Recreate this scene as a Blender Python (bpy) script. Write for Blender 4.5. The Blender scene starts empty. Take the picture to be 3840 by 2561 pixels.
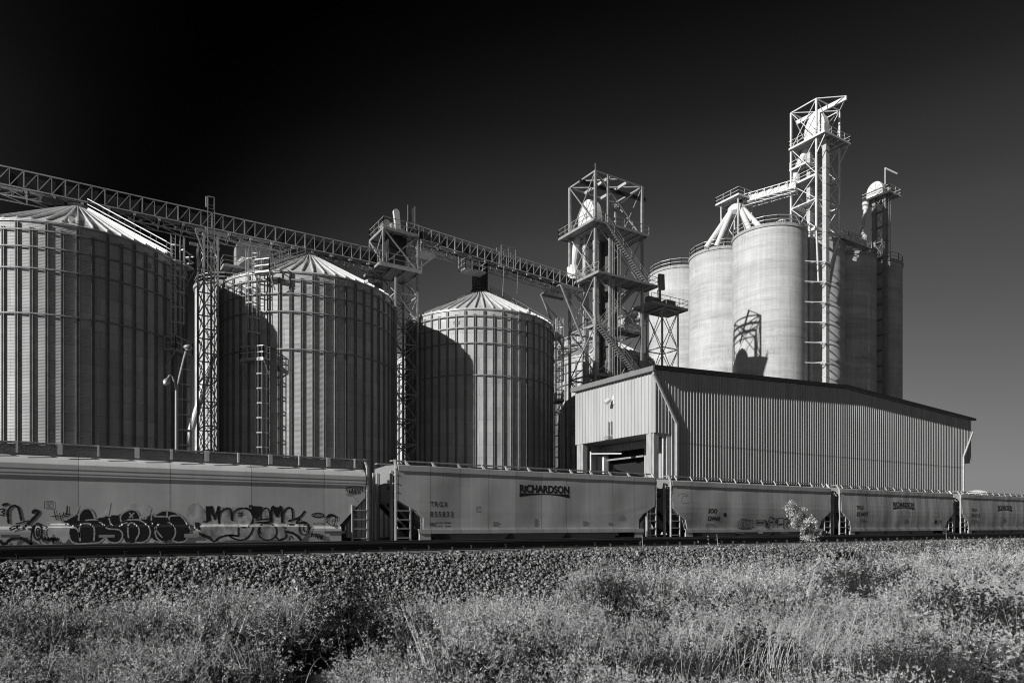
import bpy, math, random
import numpy as np
from mathutils import Vector, Matrix
random.seed(7); RNG = np.random.default_rng(11)
sc = bpy.context.scene
COL = sc.collection
PI = math.pi
# ------------------------------------------------------------------ camera frame (level camera, rising front)
F = 2600.0; A = math.radians(32.24); ZC = 1.75
def at(px, py, Y):
    """measured point of the photograph at distance Y behind the picture's track-parallel plane"""
    th = math.atan((px - 1920) / F) + A
    X = Y * math.tan(th); d = X * math.sin(A) + Y * math.cos(A)
    return Vector((X, Y, ZC + (1968 - py) / F * d))
def X_at(px, Y): return Y * math.tan(math.atan((px - 1920) / F) + A)
def V(*a): return Vector(a)
# ------------------------------------------------------------------ materials
def mat(name, base, rough=.6, metal=0., amt=.12, scale=3., stretch=(1, 1, 1), bump=0., bscale=20., spots=0.):
    m = bpy.data.materials.new(name); m.use_nodes = True
    nt = m.node_tree; N = nt.nodes; L = nt.links
    b = N['Principled BSDF']; b.inputs['Roughness'].default_value = rough; b.inputs['Metallic'].default_value = metal
    tc = N.new('ShaderNodeTexCoord'); mp = N.new('ShaderNodeMapping'); mp.inputs['Scale'].default_value = stretch
    L.new(tc.outputs['Object'], mp.inputs[0])
    nz = N.new('ShaderNodeTexNoise'); nz.inputs['Scale'].default_value = scale; nz.inputs['Detail'].default_value = 5
    L.new(mp.outputs[0], nz.inputs['Vector'])
    r = N.new('ShaderNodeValToRGB')
    lo, hi = base * (1 - amt), base * (1 + amt)
    r.color_ramp.elements[0].position = .3; r.color_ramp.elements[0].color = (lo, lo, lo, 1)
    r.color_ramp.elements[1].position = .7; r.color_ramp.elements[1].color = (hi, hi, hi, 1)
    L.new(nz.outputs[0], r.inputs[0]); out = r.outputs[0]
    if spots:
        n2 = N.new('ShaderNodeTexNoise'); n2.inputs['Scale'].default_value = 2.2; n2.inputs['Detail'].default_value = 9; n2.inputs['Roughness'].default_value = .75
        L.new(tc.outputs['Object'], n2.inputs['Vector'])
        r2 = N.new('ShaderNodeValToRGB'); r2.color_ramp.elements[0].position = .60; r2.color_ramp.elements[1].position = .70
        L.new(n2.outputs[0], r2.inputs[0])
        mx = N.new('ShaderNodeMixRGB'); mx.inputs[2].default_value = (base * .45,) * 3 + (1,)
        mu = N.new('ShaderNodeMath'); mu.operation = 'MULTIPLY'; mu.inputs[1].default_value = spots
        L.new(r2.outputs[0], mu.inputs[0]); L.new(mu.outputs[0], mx.inputs[0]); L.new(out, mx.inputs[1]); out = mx.outputs[0]
    L.new(out, b.inputs['Base Color'])
    if bump:
        n3 = N.new('ShaderNodeTexNoise'); n3.inputs['Scale'].default_value = bscale; n3.inputs['Detail'].default_value = 4
        L.new(tc.outputs['Object'], n3.inputs['Vector'])
        bp = N.new('ShaderNodeBump'); bp.inputs['Strength'].default_value = bump; bp.inputs['Distance'].default_value = .05
        L.new(n3.outputs[0], bp.inputs['Height']); L.new(bp.outputs[0], b.inputs['Normal'])
    return m
def mnode(N, op, a=None, b=None):
    n = N.new('ShaderNodeMath'); n.operation = op
    if isinstance(b, (int, float)): n.inputs[1].default_value = b
    if isinstance(a, (int, float)): n.inputs[0].default_value = a
    return n
def bin_wall_mat(name, base, R):
    m = bpy.data.materials.new(name); m.use_nodes = True
    nt = m.node_tree; N = nt.nodes; L = nt.links; b = N['Principled BSDF']
    b.inputs['Roughness'].default_value = .5; b.inputs['Metallic'].default_value = .12
    tc = N.new('ShaderNodeTexCoord'); sp = N.new('ShaderNodeSeparateXYZ'); L.new(tc.outputs['Object'], sp.inputs[0])
    ng = mnode(N, 'MULTIPLY', None, -1.); L.new(sp.outputs[1], ng.inputs[0]); at2 = mnode(N, 'ARCTAN2'); L.new(sp.outputs[0], at2.inputs[0]); L.new(ng.outputs[0], at2.inputs[1])
    u = mnode(N, 'MULTIPLY', None, R); L.new(at2.outputs[0], u.inputs[0])
    cb = N.new('ShaderNodeCombineXYZ'); L.new(u.outputs[0], cb.inputs[0]); L.new(sp.outputs[2], cb.inputs[1])
    br = N.new('ShaderNodeTexBrick'); br.inputs['Scale'].default_value = 1; br.inputs['Brick Width'].default_value = 2.87
    br.inputs['Row Height'].default_value = 1.26; br.inputs['Mortar Size'].default_value = .018; br.inputs['Mortar Smooth'].default_value = .3
    br.inputs['Color1'].default_value = (base * .88,) * 3 + (1,); br.inputs['Color2'].default_value = (base * 1.12,) * 3 + (1,)
    br.inputs['Mortar'].default_value = (base * .55,) * 3 + (1,)
    L.new(cb.outputs[0], br.inputs['Vector'])
    nz = N.new('ShaderNodeTexNoise'); nz.inputs['Scale'].default_value = 1.2; nz.inputs['Detail'].default_value = 6
    mp = N.new('ShaderNodeMapping'); mp.inputs['Scale'].default_value = (2.2, .25, 1); L.new(cb.outputs[0], mp.inputs[0]); L.new(mp.outputs[0], nz.inputs['Vector'])
    rr = N.new('ShaderNodeMapRange'); rr.inputs['To Min'].default_value = .72; rr.inputs['To Max'].default_value = 1.25; L.new(nz.outputs[0], rr.inputs[0])
    mx = N.new('ShaderNodeMixRGB'); mx.blend_type = 'MULTIPLY'; mx.inputs[0].default_value = 1
    L.new(br.outputs[0], mx.inputs[1]); L.new(rr.outputs[0], mx.inputs[2]); L.new(mx.outputs[0], b.inputs['Base Color'])
    w = mnode(N, 'MULTIPLY', None, 2 * PI / .105); L.new(sp.outputs[2], w.inputs[0])
    s = mnode(N, 'SINE'); L.new(w.outputs[0], s.inputs[0])
    bp = N.new('ShaderNodeBump'); bp.inputs['Strength'].default_value = .55; bp.inputs['Distance'].default_value = .02
    L.new(s.outputs[0], bp.inputs['Height']); L.new(bp.outputs[0], b.inputs['Normal'])
    return m
def concrete_mat(name, base):
    m = bpy.data.materials.new(name); m.use_nodes = True
    nt = m.node_tree; N = nt.nodes; L = nt.links; b = N['Principled BSDF']; b.inputs['Roughness'].default_value = .85
    tc = N.new('ShaderNodeTexCoord'); sp = N.new('ShaderNodeSeparateXYZ'); L.new(tc.outputs['Object'], sp.inputs[0])
    ng = mnode(N, 'MULTIPLY', None, -1.); L.new(sp.outputs[1], ng.inputs[0]); at2 = mnode(N, 'ARCTAN2'); L.new(sp.outputs[0], at2.inputs[0]); L.new(ng.outputs[0], at2.inputs[1])
    u = mnode(N, 'MULTIPLY', None, 5.4); L.new(at2.outputs[0], u.inputs[0])
    cb = N.new('ShaderNodeCombineXYZ'); L.new(u.outputs[0], cb.inputs[0]); L.new(sp.outputs[2], cb.inputs[1])
    ri = N.new('ShaderNodeObjectInfo'); rm = mnode(N, 'MULTIPLY', None, 50.); L.new(ri.outputs['Random'], rm.inputs[0]); L.new(rm.outputs[0], cb.inputs[2])
    def noise(scl, sx, sy, lo, hi, p0=None, p1=None, det=6):
        mp = N.new('ShaderNodeMapping'); mp.inputs['Scale'].default_value = (sx, sy, 1); L.new(cb.outputs[0], mp.inputs[0])
        nz = N.new('ShaderNodeTexNoise'); nz.inputs['Scale'].default_value = scl; nz.inputs['Detail'].default_value = det; nz.inputs['Roughness'].default_value = .65
        L.new(mp.outputs[0], nz.inputs['Vector'])
        rr = N.new('ShaderNodeMapRange'); rr.inputs['From Min'].default_value = p0 if p0 is not None else .25; rr.inputs['From Max'].default_value = p1 if p1 is not None else .75
        rr.inputs['To Min'].default_value = lo; rr.inputs['To Max'].default_value = hi; L.new(nz.outputs[0], rr.inputs[0]); return rr.outputs[0]
    def mul(a, c):
        q = mnode(N, 'MULTIPLY'); L.new(a, q.inputs[0]); L.new(c, q.inputs[1]); return q.outputs[0]
    v = mul(noise(1., .06, .7, .66, 1.18), noise(1., 3., .07, .84, 1.12))
    v = mul(v, noise(1., .5, .25, .85, 1.15))
    sp_ = noise(1., 3.2, 1.5, 0., 1., .54, .64, 10); ms_ = noise(1., .22, .16, 0., 1., .42, .62, 3)
    zl_ = N.new('ShaderNodeMapRange'); zl_.inputs['From Min'].default_value = 34; zl_.inputs['From Max'].default_value = 14; zl_.inputs['To Min'].default_value = .12; zl_.inputs['To Max'].default_value = .75; L.new(sp.outputs[2], zl_.inputs[0])
    q_ = mul(mul(sp_, ms_), zl_.outputs[0]); iv = mnode(N, 'SUBTRACT', 1.); L.new(q_, iv.inputs[1]); v = mul(v, iv.outputs[0])   # blotches of dark pitting low on the wall
    v = mul(v, noise(1., .03, 4.2, .945, 1.04, .35, .65, 3))
    v = mul(v, noise(1., .5, 3.2, 1., .80, .56, .70, 8))           # lift marks
    v2 = mnode(N, 'MULTIPLY', None, base); L.new(v, v2.inputs[0])
    L.new(v2.outputs[0], b.inputs['Base Color'])
    return m
def car_mat(name, base, seam, streak=.15, off=.0):
    m = bpy.data.materials.new(name); m.use_nodes = True
    nt = m.node_tree; N = nt.nodes; L = nt.links; b = N['Principled BSDF']; b.inputs['Roughness'].default_value = .55
    tc = N.new('ShaderNodeTexCoord'); sp = N.new('ShaderNodeSeparateXYZ'); L.new(tc.outputs['Object'], sp.inputs[0])
    def noise(sx, sy, sz, lo, hi, p0=.3, p1=.7, det=5):
        mp = N.new('ShaderNodeMapping'); mp.inputs['Scale'].default_value = (sx, sy, sz); L.new(tc.outputs['Object'], mp.inputs[0])
        nz = N.new('ShaderNodeTexNoise'); nz.inputs['Scale'].default_value = 1; nz.inputs['Detail'].default_value = det; nz.inputs['Roughness'].default_value = .6
        L.new(mp.outputs[0], nz.inputs['Vector'])
        rr = N.new('ShaderNodeMapRange'); rr.inputs['From Min'].default_value = p0; rr.inputs['From Max'].default_value = p1
        rr.inputs['To Min'].default_value = lo; rr.inputs['To Max'].default_value = hi; L.new(nz.outputs[0], rr.inputs[0]); return rr.outputs[0]
    def mul(a, c):
        q = mnode(N, 'MULTIPLY'); L.new(a, q.inputs[0]); L.new(c, q.inputs[1]); return q.outputs[0]
    v = mul(noise(1.6, .3, .12, 1 - streak, 1 + streak), noise(.6, .6, .8, .9, 1.1))
    v = mul(v, noise(9, 9, 9, 1, .55, .66, .74, 9))
    v = mul(v, noise(7., 1., .25, 1 - streak * .7, 1 + streak * .5))
    a = mnode(N, 'ADD', None, off); L.new(sp.outputs[0], a.inputs[0])
    d = mnode(N, 'DIVIDE', None, seam); L.new(a.outputs[0], d.inputs[0])
    fr = mnode(N, 'FRACT'); L.new(d.outputs[0], fr.inputs[0])
    lt = mnode(N, 'LESS_THAN', None, .032 / seam); L.new(fr.outputs[0], lt.inputs[0])
    k = mnode(N, 'MULTIPLY', None, -.5); L.new(lt.outputs[0], k.inputs[0]); k2 = mnode(N, 'ADD', None, 1.); L.new(k.outputs[0], k2.inputs[0])
    v = mul(v, k2.outputs[0])
    fl = mnode(N, 'FLOOR'); L.new(d.outputs[0], fl.inputs[0]); wn = N.new('ShaderNodeTexWhiteNoise'); wn.noise_dimensions = '1D'; L.new(fl.outputs[0], wn.inputs['W'])
    wr = N.new('ShaderNodeMapRange'); wr.inputs['To Min'].default_value = .90; wr.inputs['To Max'].default_value = 1.08; L.new(wn.outputs['Value'], wr.inputs[0]); v = mul(v, wr.outputs[0])
    v2 = mnode(N, 'MULTIPLY', None, base); L.new(v, v2.inputs[0]); L.new(v2.outputs[0], b.inputs['Base Color'])
    return m
M = {}
M['galv'] = mat('galvanised_steel', .37, .5, .25, .18, 2.)
M['galv_dull'] = mat('dull_galvanised_steel', .26, .5, .1, .2, 2.)
M['galv_light'] = mat('pale_galvanised_steel', .52, .5, .2, .15, 2.)
M['roof'] = mat('galvanised_roof', .60, .5, .1, .12, 1.2)
M['casing'] = mat('dark_casing_paint', .022, .6, 0, .3, 1.5)
M['casing_mid'] = mat('grey_casing_paint', .22, .55, .1, .25, 1.2, (1, 1, .3))
M['casing_dim'] = mat('dull_casing_steel', .13, .55, .1, .3, 1.2, (1, 1, .3))
M['white'] = mat('white_paint', .68, .5, 0, .08, 1.5)
M['screen'] = mat('expanded_metal_screen', .5, .7, .1, .8, 30., (1, 1, 1))
M['grate'] = mat('steel_grating', .30, .7, .1, .25, 6.)
M['shed'] = mat('white_panel', .43, .5, 0, .14, 1.1, (1, 1, .12))
M['trim'] = mat('dark_trim', .025, .6, 0, .2, 2.)
M['trim_mid'] = mat('grey_trim', .2, .6, 0, .1, 2.)
M['black'] = mat('unlit_interior_black', .012, .9)
M['concrete'] = concrete_mat('silo_concrete', .55)
M['pier'] = mat('precast_concrete', .36, .85, 0, .2, 2.5, (1, 1, .4), .2, 30)
M['rail'] = mat('rail_steel', .018, .6, .0, .35, 4., (.3, 1, 1))
M['railhead'] = mat('worn_rail_head', .22, .35, .7, .2, 4.)
M['tie'] = mat('weathered_timber', .07, .9, 0, .4, 3., (6, .6, 1))
M['stone'] = mat('ballast_stone', .17, .9, 0, .85, 15., (1, 1, 1), .3, 60)
M['dirt'] = mat('dry_dirt', .055, .95, 0, .4, 1.5, (1, 1, 1), .5, 12)
M['letter'] = mat('black_lettering', .015, .6, 0, .1)
M['spray'] = mat('black_spray_paint', .018, .5, 0, .4, 6.)
M['sprayfill'] = mat('dark_graffiti_fill', .016, .6, 0, .7, 5., (.4, 1, 6))
M['spraylight'] = mat('pale_spray_paint', .55, .5, 0, .15, 6.)
M['halo'] = mat('faded_pale_spray', .70, .6, 0, .2, 3.)
M['mottled_fill'] = mat('mottled_spray_fill', .50, .6, 0, .55, 2.2, (1.5, 1, 1.))
M['patch'] = mat('repaint_patch', .40, .6, 0, .1, 3.)
M['patch_dark'] = mat('dark_repaint_patch', .14, .6, 0, .15, 3.)
M['under'] = mat('black_undercarriage', .03, .7, 0, .4, 3.)
M['lamp'] = mat('lamp_grey', .45, .4, .2, .05)
def per_piece(m, lo, hi):
    """every stone / leaf gets a tone of its own"""
    N = m.node_tree.nodes; L = m.node_tree.links; b = N['Principled BSDF']; src = b.inputs['Base Color'].links[0].from_socket
    g = N.new('ShaderNodeNewGeometry'); r = N.new('ShaderNodeMapRange'); r.inputs['To Min'].default_value = lo; r.inputs['To Max'].default_value = hi
    L.new(g.outputs['Random Per Island'], r.inputs[0]); x = N.new('ShaderNodeMixRGB'); x.blend_type = 'MULTIPLY'; x.inputs[0].default_value = 1
    L.new(src, x.inputs[1]); L.new(r.outputs[0], x.inputs[2]); L.new(x.outputs[0], b.inputs['Base Color'])
per_piece(M['stone'], .35, 1.75)
def leaf_mat(name, base, amt=.35):
    m = mat(name, base, .7, 0, amt, 2.5); per_piece(m, .6, 1.3)
    N = m.node_tree.nodes; L = m.node_tree.links
    b = N['Principled BSDF']; b.inputs['Specular IOR Level'].default_value = .15; src = b.inputs['Base Color'].links[0].from_socket
    tr = N.new('ShaderNodeBsdfTranslucent'); mx = N.new('ShaderNodeMixShader'); mx.inputs[0].default_value = .12
    L.new(src, tr.inputs[0]); L.new(b.outputs[0], mx.inputs[1]); L.new(tr.outputs[0], mx.inputs[2])
    L.new(mx.outputs[0], N['Material Output'].inputs[0]); return m
M['dry'] = leaf_mat('dry_weed', .52, .3); M['midweed'] = leaf_mat('grey_weed', .50, .5); M['green'] = leaf_mat('dark_weed', .045); M['stalk'] = leaf_mat('pale_stalk', .55, .2); M['twig_and_gap_shade'] = leaf_mat('twig_and_gap_shade', .10); M['ring'] = mat('weathered_steel_ring', .25, .6, .2, .2, 2.)
M['pale_leaf'] = leaf_mat('pale_leaf', .50, .45)
# ------------------------------------------------------------------ mesh builder
class MB:
    def __init__(s): s.v = []; s.f = []; s.c = []
    def cut(s): s.c.append((len(s.v), len(s.f))); return s
    def quad8(s, c):
        n = len(s.v); s.v += [tuple(p) for p in c]
        s.f += [(n, n+3, n+2, n+1), (n+4, n+5, n+6, n+7), (n, n+1, n+5, n+4), (n+1, n+2, n+6, n+5), (n+2, n+3, n+7, n+6), (n+3, n, n+4, n+7)]
    def box(s, x0, x1, y0, y1, z0, z1):
        s.quad8([(x0, y0, z0), (x1, y0, z0), (x1, y1, z0), (x0, y1, z0), (x0, y0, z1), (x1, y0, z1), (x1, y1, z1), (x0, y1, z1)]); return s
    def beam(s, p, q, w, h=None, up=(0, 0, 1)):
        p = Vector(p); q = Vector(q); h = h or w; d = (q - p)
        if d.length < 1e-6: return s
        d.normalize(); u = Vector(up)
        if abs(d.dot(u)) > .98: u = Vector((0, 1, 0))
        a = d.cross(u).normalized(); b = a.cross(d)
        a *= w / 2; b *= h / 2
        s.quad8([p-a-b, p+a-b, p+a+b, p-a+b, q-a-b, q+a-b, q+a+b, q-a+b]); return s
    def tube(s, p, q, r, n=8, r2=None):
        p = Vector(p); q = Vector(q); r2 = r if r2 is None else r2; d = (q-p).normalized()
        u = Vector((0, 0, 1)) if abs(d.z) < .95 else Vector((1, 0, 0))
        a = d.cross(u).normalized(); b = a.cross(d); k = len(s.v)
        for i in range(n):
            t = 2*PI*i/n; o = a*math.cos(t)+b*math.sin(t); s.v.append(tuple(p+o*r)); s.v.append(tuple(q+o*r2))
        for i in range(n):
            j = (i+1) % n; s.f.append((k+2*i, k+2*i+1, k+2*j+1, k+2*j))
        s.f.append(tuple(k+2*i for i in range(n))); s.f.append(tuple(k+2*i+1 for i in reversed(range(n)))); return s
    def path(s, pts, r, n=6):
        for a, b in zip(pts[:-1], pts[1:]): s.tube(a, b, r, n)
        return s
    def lathe(s, c, prof, n=48):
        k = len(s.v); m = len(prof)
        for i in range(n):
            t = 2*PI*i/n
            for r, z in prof: s.v.append((c[0]+r*math.sin(t), c[1]-r*math.cos(t), c[2]+z))
        for i in range(n):
            j = (i+1) % n
            for q in range(m-1): s.f.append((k+i*m+q, k+i*m+q+1, k+j*m+q+1, k+j*m+q))
        return s
    def prism(s, pts, d):
        d = Vector(d); n = len(pts); k = len(s.v)
        for p in pts: s.v.append(tuple(p))
        for p in pts: s.v.append(tuple(Vector(p)+d))
        s.f.append(tuple(range(k, k+n))); s.f.append(tuple(range(k+2*n-1, k+n-1, -1)))
        for i in range(n):
            j = (i+1) % n; s.f.append((k+i, k+n+i, k+n+j, k+j))
        return s
WL = {}
def wl(o): return WL.get(o.name, Vector((0, 0, 0)))
def part(name, mb, m, parent=None, smooth=False, label=None):
    me = bpy.data.meshes.new(name); off = wl(parent) if parent else Vector((0, 0, 0))
    me.from_pydata([(x-off.x, y-off.y, z-off.z) for x, y, z in mb.v], [], mb.f)
    me.materials.append(m if not isinstance(m, str) else M[m])
    import bmesh
    bm = bmesh.new(); bm.from_mesh(me); bmesh.ops.recalc_face_normals(bm, faces=bm.faces); bm.to_mesh(me); bm.free()
    if smooth:
        me.polygons.foreach_set('use_smooth', [True]*len(me.polygons))
        try: me.set_sharp_from_angle(angle=math.radians(40))
        except Exception: pass
    o = bpy.data.objects.new(name, me); COL.objects.link(o)
    if parent: o.parent = parent; WL[o.name] = off
    if label: o['label'] = label
    return o
def parts(name, mb, m, parent=None, **k):
    out = []; a = (0, 0)
    for b in mb.c+[(len(mb.v), len(mb.f))]:
        if b[1] > a[1]:
            q = MB(); q.v = mb.v[a[0]:b[0]]; q.f = [tuple(i-a[0] for i in f) for f in mb.f[a[1]:b[1]]]; out.append(part(name, q, m, parent, **k))
        a = b
    return out
def tag(o, label, cat=None, group=None, kind=None):
    o['label'] = label
    if cat: o['category'] = cat
    if group: o['group'] = group
    if kind: o['kind'] = kind
    return o
def thing(name, loc, label, cat, group=None):
    o = bpy.data.objects.new(name, None); COL.objects.link(o); o.location = loc; WL[o.name] = Vector(loc)
    return tag(o, label, cat, group)
def linked(name, src, parent, loc, rotz=0):
    o = src.copy(); o.name = name; COL.objects.link(o); o.parent = parent; o.location = loc; o.rotation_euler = (0, 0, rotz); WL[o.name] = wl(parent); return o
# ------------------------------------------------------------------ sub-assemblies
def railing(pts, h=1.07, sp=1.5, r=.025, closed=False, mb=None):
    mb = mb or MB(); pts = [Vector(p) for p in pts]
    if closed: pts = pts+[pts[0]]
    for a, b in zip(pts[:-1], pts[1:]):
        L = (b-a).length; n = max(1, round(L/sp))
        for i in range(n+1):
            p = a.lerp(b, i/n); mb.beam(p, p+V(0, 0, h), r*2)
        for k in (h, h*.5): mb.beam(a+V(0, 0, k), b+V(0, 0, k), r*2)
        mb.beam(a+V(0, 0, .05), b+V(0, 0, .05), .02, .07)
    return mb
def ladder(base, ztop, out, side, w=.45, step=.3, off=.15):
    base = Vector(base); out = Vector(out); side = Vector(side); mb = MB()
    z = base.z; p = base+out*off
    for s in (-1, 1): mb.beam(p+side*(s*w/2), V(p.x+side.x*s*w/2, p.y+side.y*s*w/2, ztop), .06)
    while z < ztop:
        q = V(p.x, p.y, z); mb.beam(q-side*(w/2), q+side*(w/2), .03); z += step
    return mb
def cage(base, z0, z1, out, side, r=.42, off=.15):
    base = Vector(base); out = Vector(out); side = Vector(side); mb = MB(); c = base+out*off
    angs = [-PI/2+PI*i/6 for i in range(7)]
    def pt(t, z): return V(c.x+side.x*r*math.sin(t)+out.x*(.15+r*math.cos(t)*1.25), c.y+side.y*r*math.sin(t)+out.y*(.15+r*math.cos(t)*1.25), z)
    z = z0
    while z < z1+.01:
        for a, b in zip(angs[:-1], angs[1:]): mb.beam(pt(a, z), pt(b, z), .035, .11)
        z += 1.25
    for a in angs: mb.beam(pt(a, z0), pt(a, z1), .045)
    return mb
def stairs(p, q, wd, w=.8):
    p = Vector(p); q = Vector(q); wd = Vector(wd); mb = MB(); hr = MB()
    for s in (0, 1): mb.beam(p+wd*w*s, q+wd*w*s, .05, .26)
    n = int(abs(p.z-q.z)/.22)
    for i in range(n):
        c = p.lerp(q, (i+.5)/n); mb.beam(c, c+wd*w, .24, .04)
    for s in (0, 1):
        a = p+wd*w*s; b = q+wd*w*s
        for h in (.55, 1.0): hr.beam(a+V(0, 0, h), b+V(0, 0, h), .05)
        k = max(2, int((b-a).length/1.6))
        for i in range(k+1):
            c = a.lerp(b, i/k); hr.beam(c, c+V(0, 0, 1.0), .05)
    return mb, hr
def platform(root, x0, x1, y0, y1, z, rails='nsew', m='galv', gaps=(), rh=1.07):
    mb = MB(); mb.box(x0+.06, x1-.06, y0+.06, y1-.06, z-.05, z)
    pf = part('platform', mb, 'grate', root)
    e = MB()
    for a, b in (((x0, y0), (x1, y0)), ((x1, y0), (x1, y1)), ((x1, y1), (x0, y1)), ((x0, y1), (x0, y0))): e.beam((a[0], a[1], z-.1), (b[0], b[1], z-.1), .1, .24)
    n = max(2, int((x1-x0)/1.2))
    for i in range(1, n): x = x0+(x1-x0)*i/n; e.beam((x, y0+.06, z-.16), (x, y1-.06, z-.16), .07, .16)
    part('edge_beams', e, m, pf)
    r = MB()
    if 's' in rails: railing([(x0, y0, z), (x1, y0, z)], rh, mb=r)
    if 'n' in rails: railing([(x0, y1, z), (x1, y1, z)], rh, mb=r)
    if 'w' in rails: railing([(x0, y0, z), (x0, y1, z)], rh, mb=r)
    if 'e' in rails: railing([(x1, y0, z), (x1, y1, z)], rh, mb=r)
    if r.v: part('railing', r, m, pf)
    return pf
def lattice(root, x0, x1, y0, y1, levels, lw, bw, m, faces='snew', gird=True, style='x', ext=None):
    cs = [(x0, y0), (x1, y0), (x1, y1), (x0, y1)]
    for c in cs:
        part('leg', MB().beam((c[0], c[1], levels[0]), (c[0], c[1], levels[-1]), lw, lw*1.0, (1, 0, 0)), m, root)
    fc = {'s': (0, 1), 'e': (1, 2), 'n': (2, 3), 'w': (3, 0)}
    for i, z in enumerate(levels):
        if gird and i:
            for k in faces:
                a, b = (cs[j] for j in fc[k]); part('girt', MB().beam((a[0], a[1], z), (b[0], b[1], z), bw*1.1, bw*1.6), m, root)
        if i:
            zp = levels[i-1]
            for k in faces:
                a, b = (cs[j] for j in fc[k])
                o = {'s': (0, -1), 'n': (0, 1), 'e': (1, 0), 'w': (-1, 0)}[k]
                for e, (u, w) in enumerate((((a, zp), (b, z)), ((b, zp), (a, z)))):
                    if style == 'z' and e != i % 2: continue
                    d = .03*(1 if e else -1)
                    part('brace', MB().beam((u[0][0]+o[0]*d, u[0][1]+o[1]*d, u[1]), (w[0][0]+o[0]*d, w[0][1]+o[1]*d, w[1]), bw*.9), m, root)
def truss(mb, p, q, h, n, cw, pw, major=3):
    p = Vector(p); q = Vector(q); H = V(0, 0, h)
    mb.beam(p, q, cw); mb.beam(p+H, q+H, cw)
    for i in range(n+1):
        a = p.lerp(q, i/n); mb.beam(a, a+H, pw*(1.8 if i % major == 0 else 1))
        if i < n:
            b = p.lerp(q, (i+1)/n); mb.beam(a, b+H, pw)
    return mb
def conveyor(name, loc, label, group, p, q, h=1.42, half=1.0, step=.93, m='galv', casing='casing', walk=True, low=.6):
    p = Vector(p); q = Vector(q); d = q-p; L = d.length; u = d.normalized(); s = V(u.y, -u.x, 0).normalized()   # s: to the right of travel
    r = thing(name, loc, label, 'conveyor', group)
    n = max(2, round(L/step))
    for k in (1, -1): part('side_truss', truss(MB(), p+s*half*k, q+s*half*k, h, n, .09, .05), m, r)
    c = MB(); o = V(0, 0, .12)
    ax = [p-s*.55+o, p+s*.45+o, q+s*.45+o, q-s*.55+o]; H = V(0, 0, h-.32)
    c.quad8(ax+[x+H for x in ax]); part('casing', c, casing, r)
    cap = MB()
    nb = int(L/3.2)
    for i in range(nb+1):
        a = p.lerp(q, (i+.5)/(nb+1))+s*.47; cap.beam(a+V(0, 0, .1), a+V(0, 0, h-.1), .25, .06, s).cut()
    parts('casing_flange', cap, casing, r)
    if walk:
        w = MB(); a = p+s*(half+.02)-V(0, 0, .1); b = q+s*(half+.02)-V(0, 0, .1)
        nw = int(L/1.86)
        for i in range(nw):
            c0 = p.lerp(q, (i+.12)/nw)-V(0, 0, .12); c1 = p.lerp(q, (i+.88)/nw)-V(0, 0, .12)
            w.beam(c0+s*(half-.25), c1+s*(half-.25), .5, .04).cut()
        parts('walkway', w, 'grate', r)
    bt = MB(); lo = V(0, 0, -low)
    for k in (.62, -.62): bt.beam(p+s*k+lo, q+s*k+lo, .08)
    m2 = int(L/1.86)
    for i in range(m2+1):
        a = p.lerp(q, i/m2)
        bt.beam(a+s*half-V(0, 0, .05), a-s*half-V(0, 0, .05), .09)
        bt.beam(a+s*.62+lo, a-s*.62+lo, .06); bt.beam(a+s*(half+.05)-V(0, 0, .16), a+s*(half+.05)-V(0, 0, .32), .22, .14)
        for k in (1, -1): bt.beam(a+s*half*k, a+s*.62*k+lo, .06)
        if i < m2:
            b = p.lerp(q, (i+1)/m2); bt.beam(a+s*.62+lo, b-s*.62+lo, .05); bt.beam(a+s*half, b+s*.62+lo, .05); bt.beam(a-s*half-V(0, 0, .05), b+s*half-V(0, 0, .05), .06)
    part('bottom_bracing', bt, m, r)
    return r
def elevator_head(root, x, y, z, wx, hy, h, m='white', name='elevator_head'):
    """arched sheet-metal hood of a bucket elevator, arch in the YZ plane, shorter flat chute on the far side"""
    pts = []
    for i in range(13):
        t = PI*i/12; pts.append((x, y+hy*math.cos(t)*(1.0 if t < PI/2 else .8), z+h*.42+(h*.58)*math.sin(t)))
    pts += [(x, y-hy*.8, z), (x, y+hy, z)]
    hd = part(name, MB().prism(pts, (wx, 0, 0)), m, root)
    s = MB()
    for k in (.25, .5, .75):
        t = PI*k; s.beam((x-.02, y, z+h*.42), (x-.02, y+hy*.95*math.cos(t), z+h*.42+h*.56*math.sin(t)), .05)
    s.lathe((x-.05, y, z+h*.45), [(0, 0), (.18, 0), (.18, .1), (0, .1)], 12)
    part('hood_seams', s, 'galv', hd)
    return hd
# ------------------------------------------------------------------ ground, sky, sun, camera
prof = [(-300, .2), (0, .2), (6, .22), (9.6, .28), (10.6, .36), (11.4, .66), (12.35, 1.08), (12.8, 1.14), (15.9, 1.14), (16.8, .8), (18.6, .1), (20, -.12), (28.5, -.15), (29.6, -.05), (33.6, -.05), (34.6, -.15), (60, -.2), (400, -.2), (4000, -.2)]
def gz(y):
    for (a, za), (b, zb) in zip(prof[:-1], prof[1:]):
        if a <= y <= b: return za+(zb-za)*(y-a)/(b-a)
    return 0
g = MB(); xs = [-3000, -60, -10, 0, 10, 20, 40, 80, 200, 4000]
for x in xs:
    for y, z in prof: g.v.append((x, y, z))
n = len(prof)
for i in range(len(xs)-1):
    for j in range(n-1): g.f.append((i*n+j, (i+1)*n+j, (i+1)*n+j+1, i*n+j+1))
tag(part('ground', g, 'dirt'), 'dry dirt ground of the rail yard with raised track beds', kind='structure')
BETA = math.radians(5.9); ELEV = math.radians(23)
to_sun = V(-math.cos(ELEV)*math.cos(BETA), -math.cos(ELEV)*math.sin(BETA), math.sin(ELEV))
sl = bpy.data.lights.new('sun', 'SUN'); sl.energy = 4.9; sl.angle = math.radians(.5); sl.color = (1, .995, .985)
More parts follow.
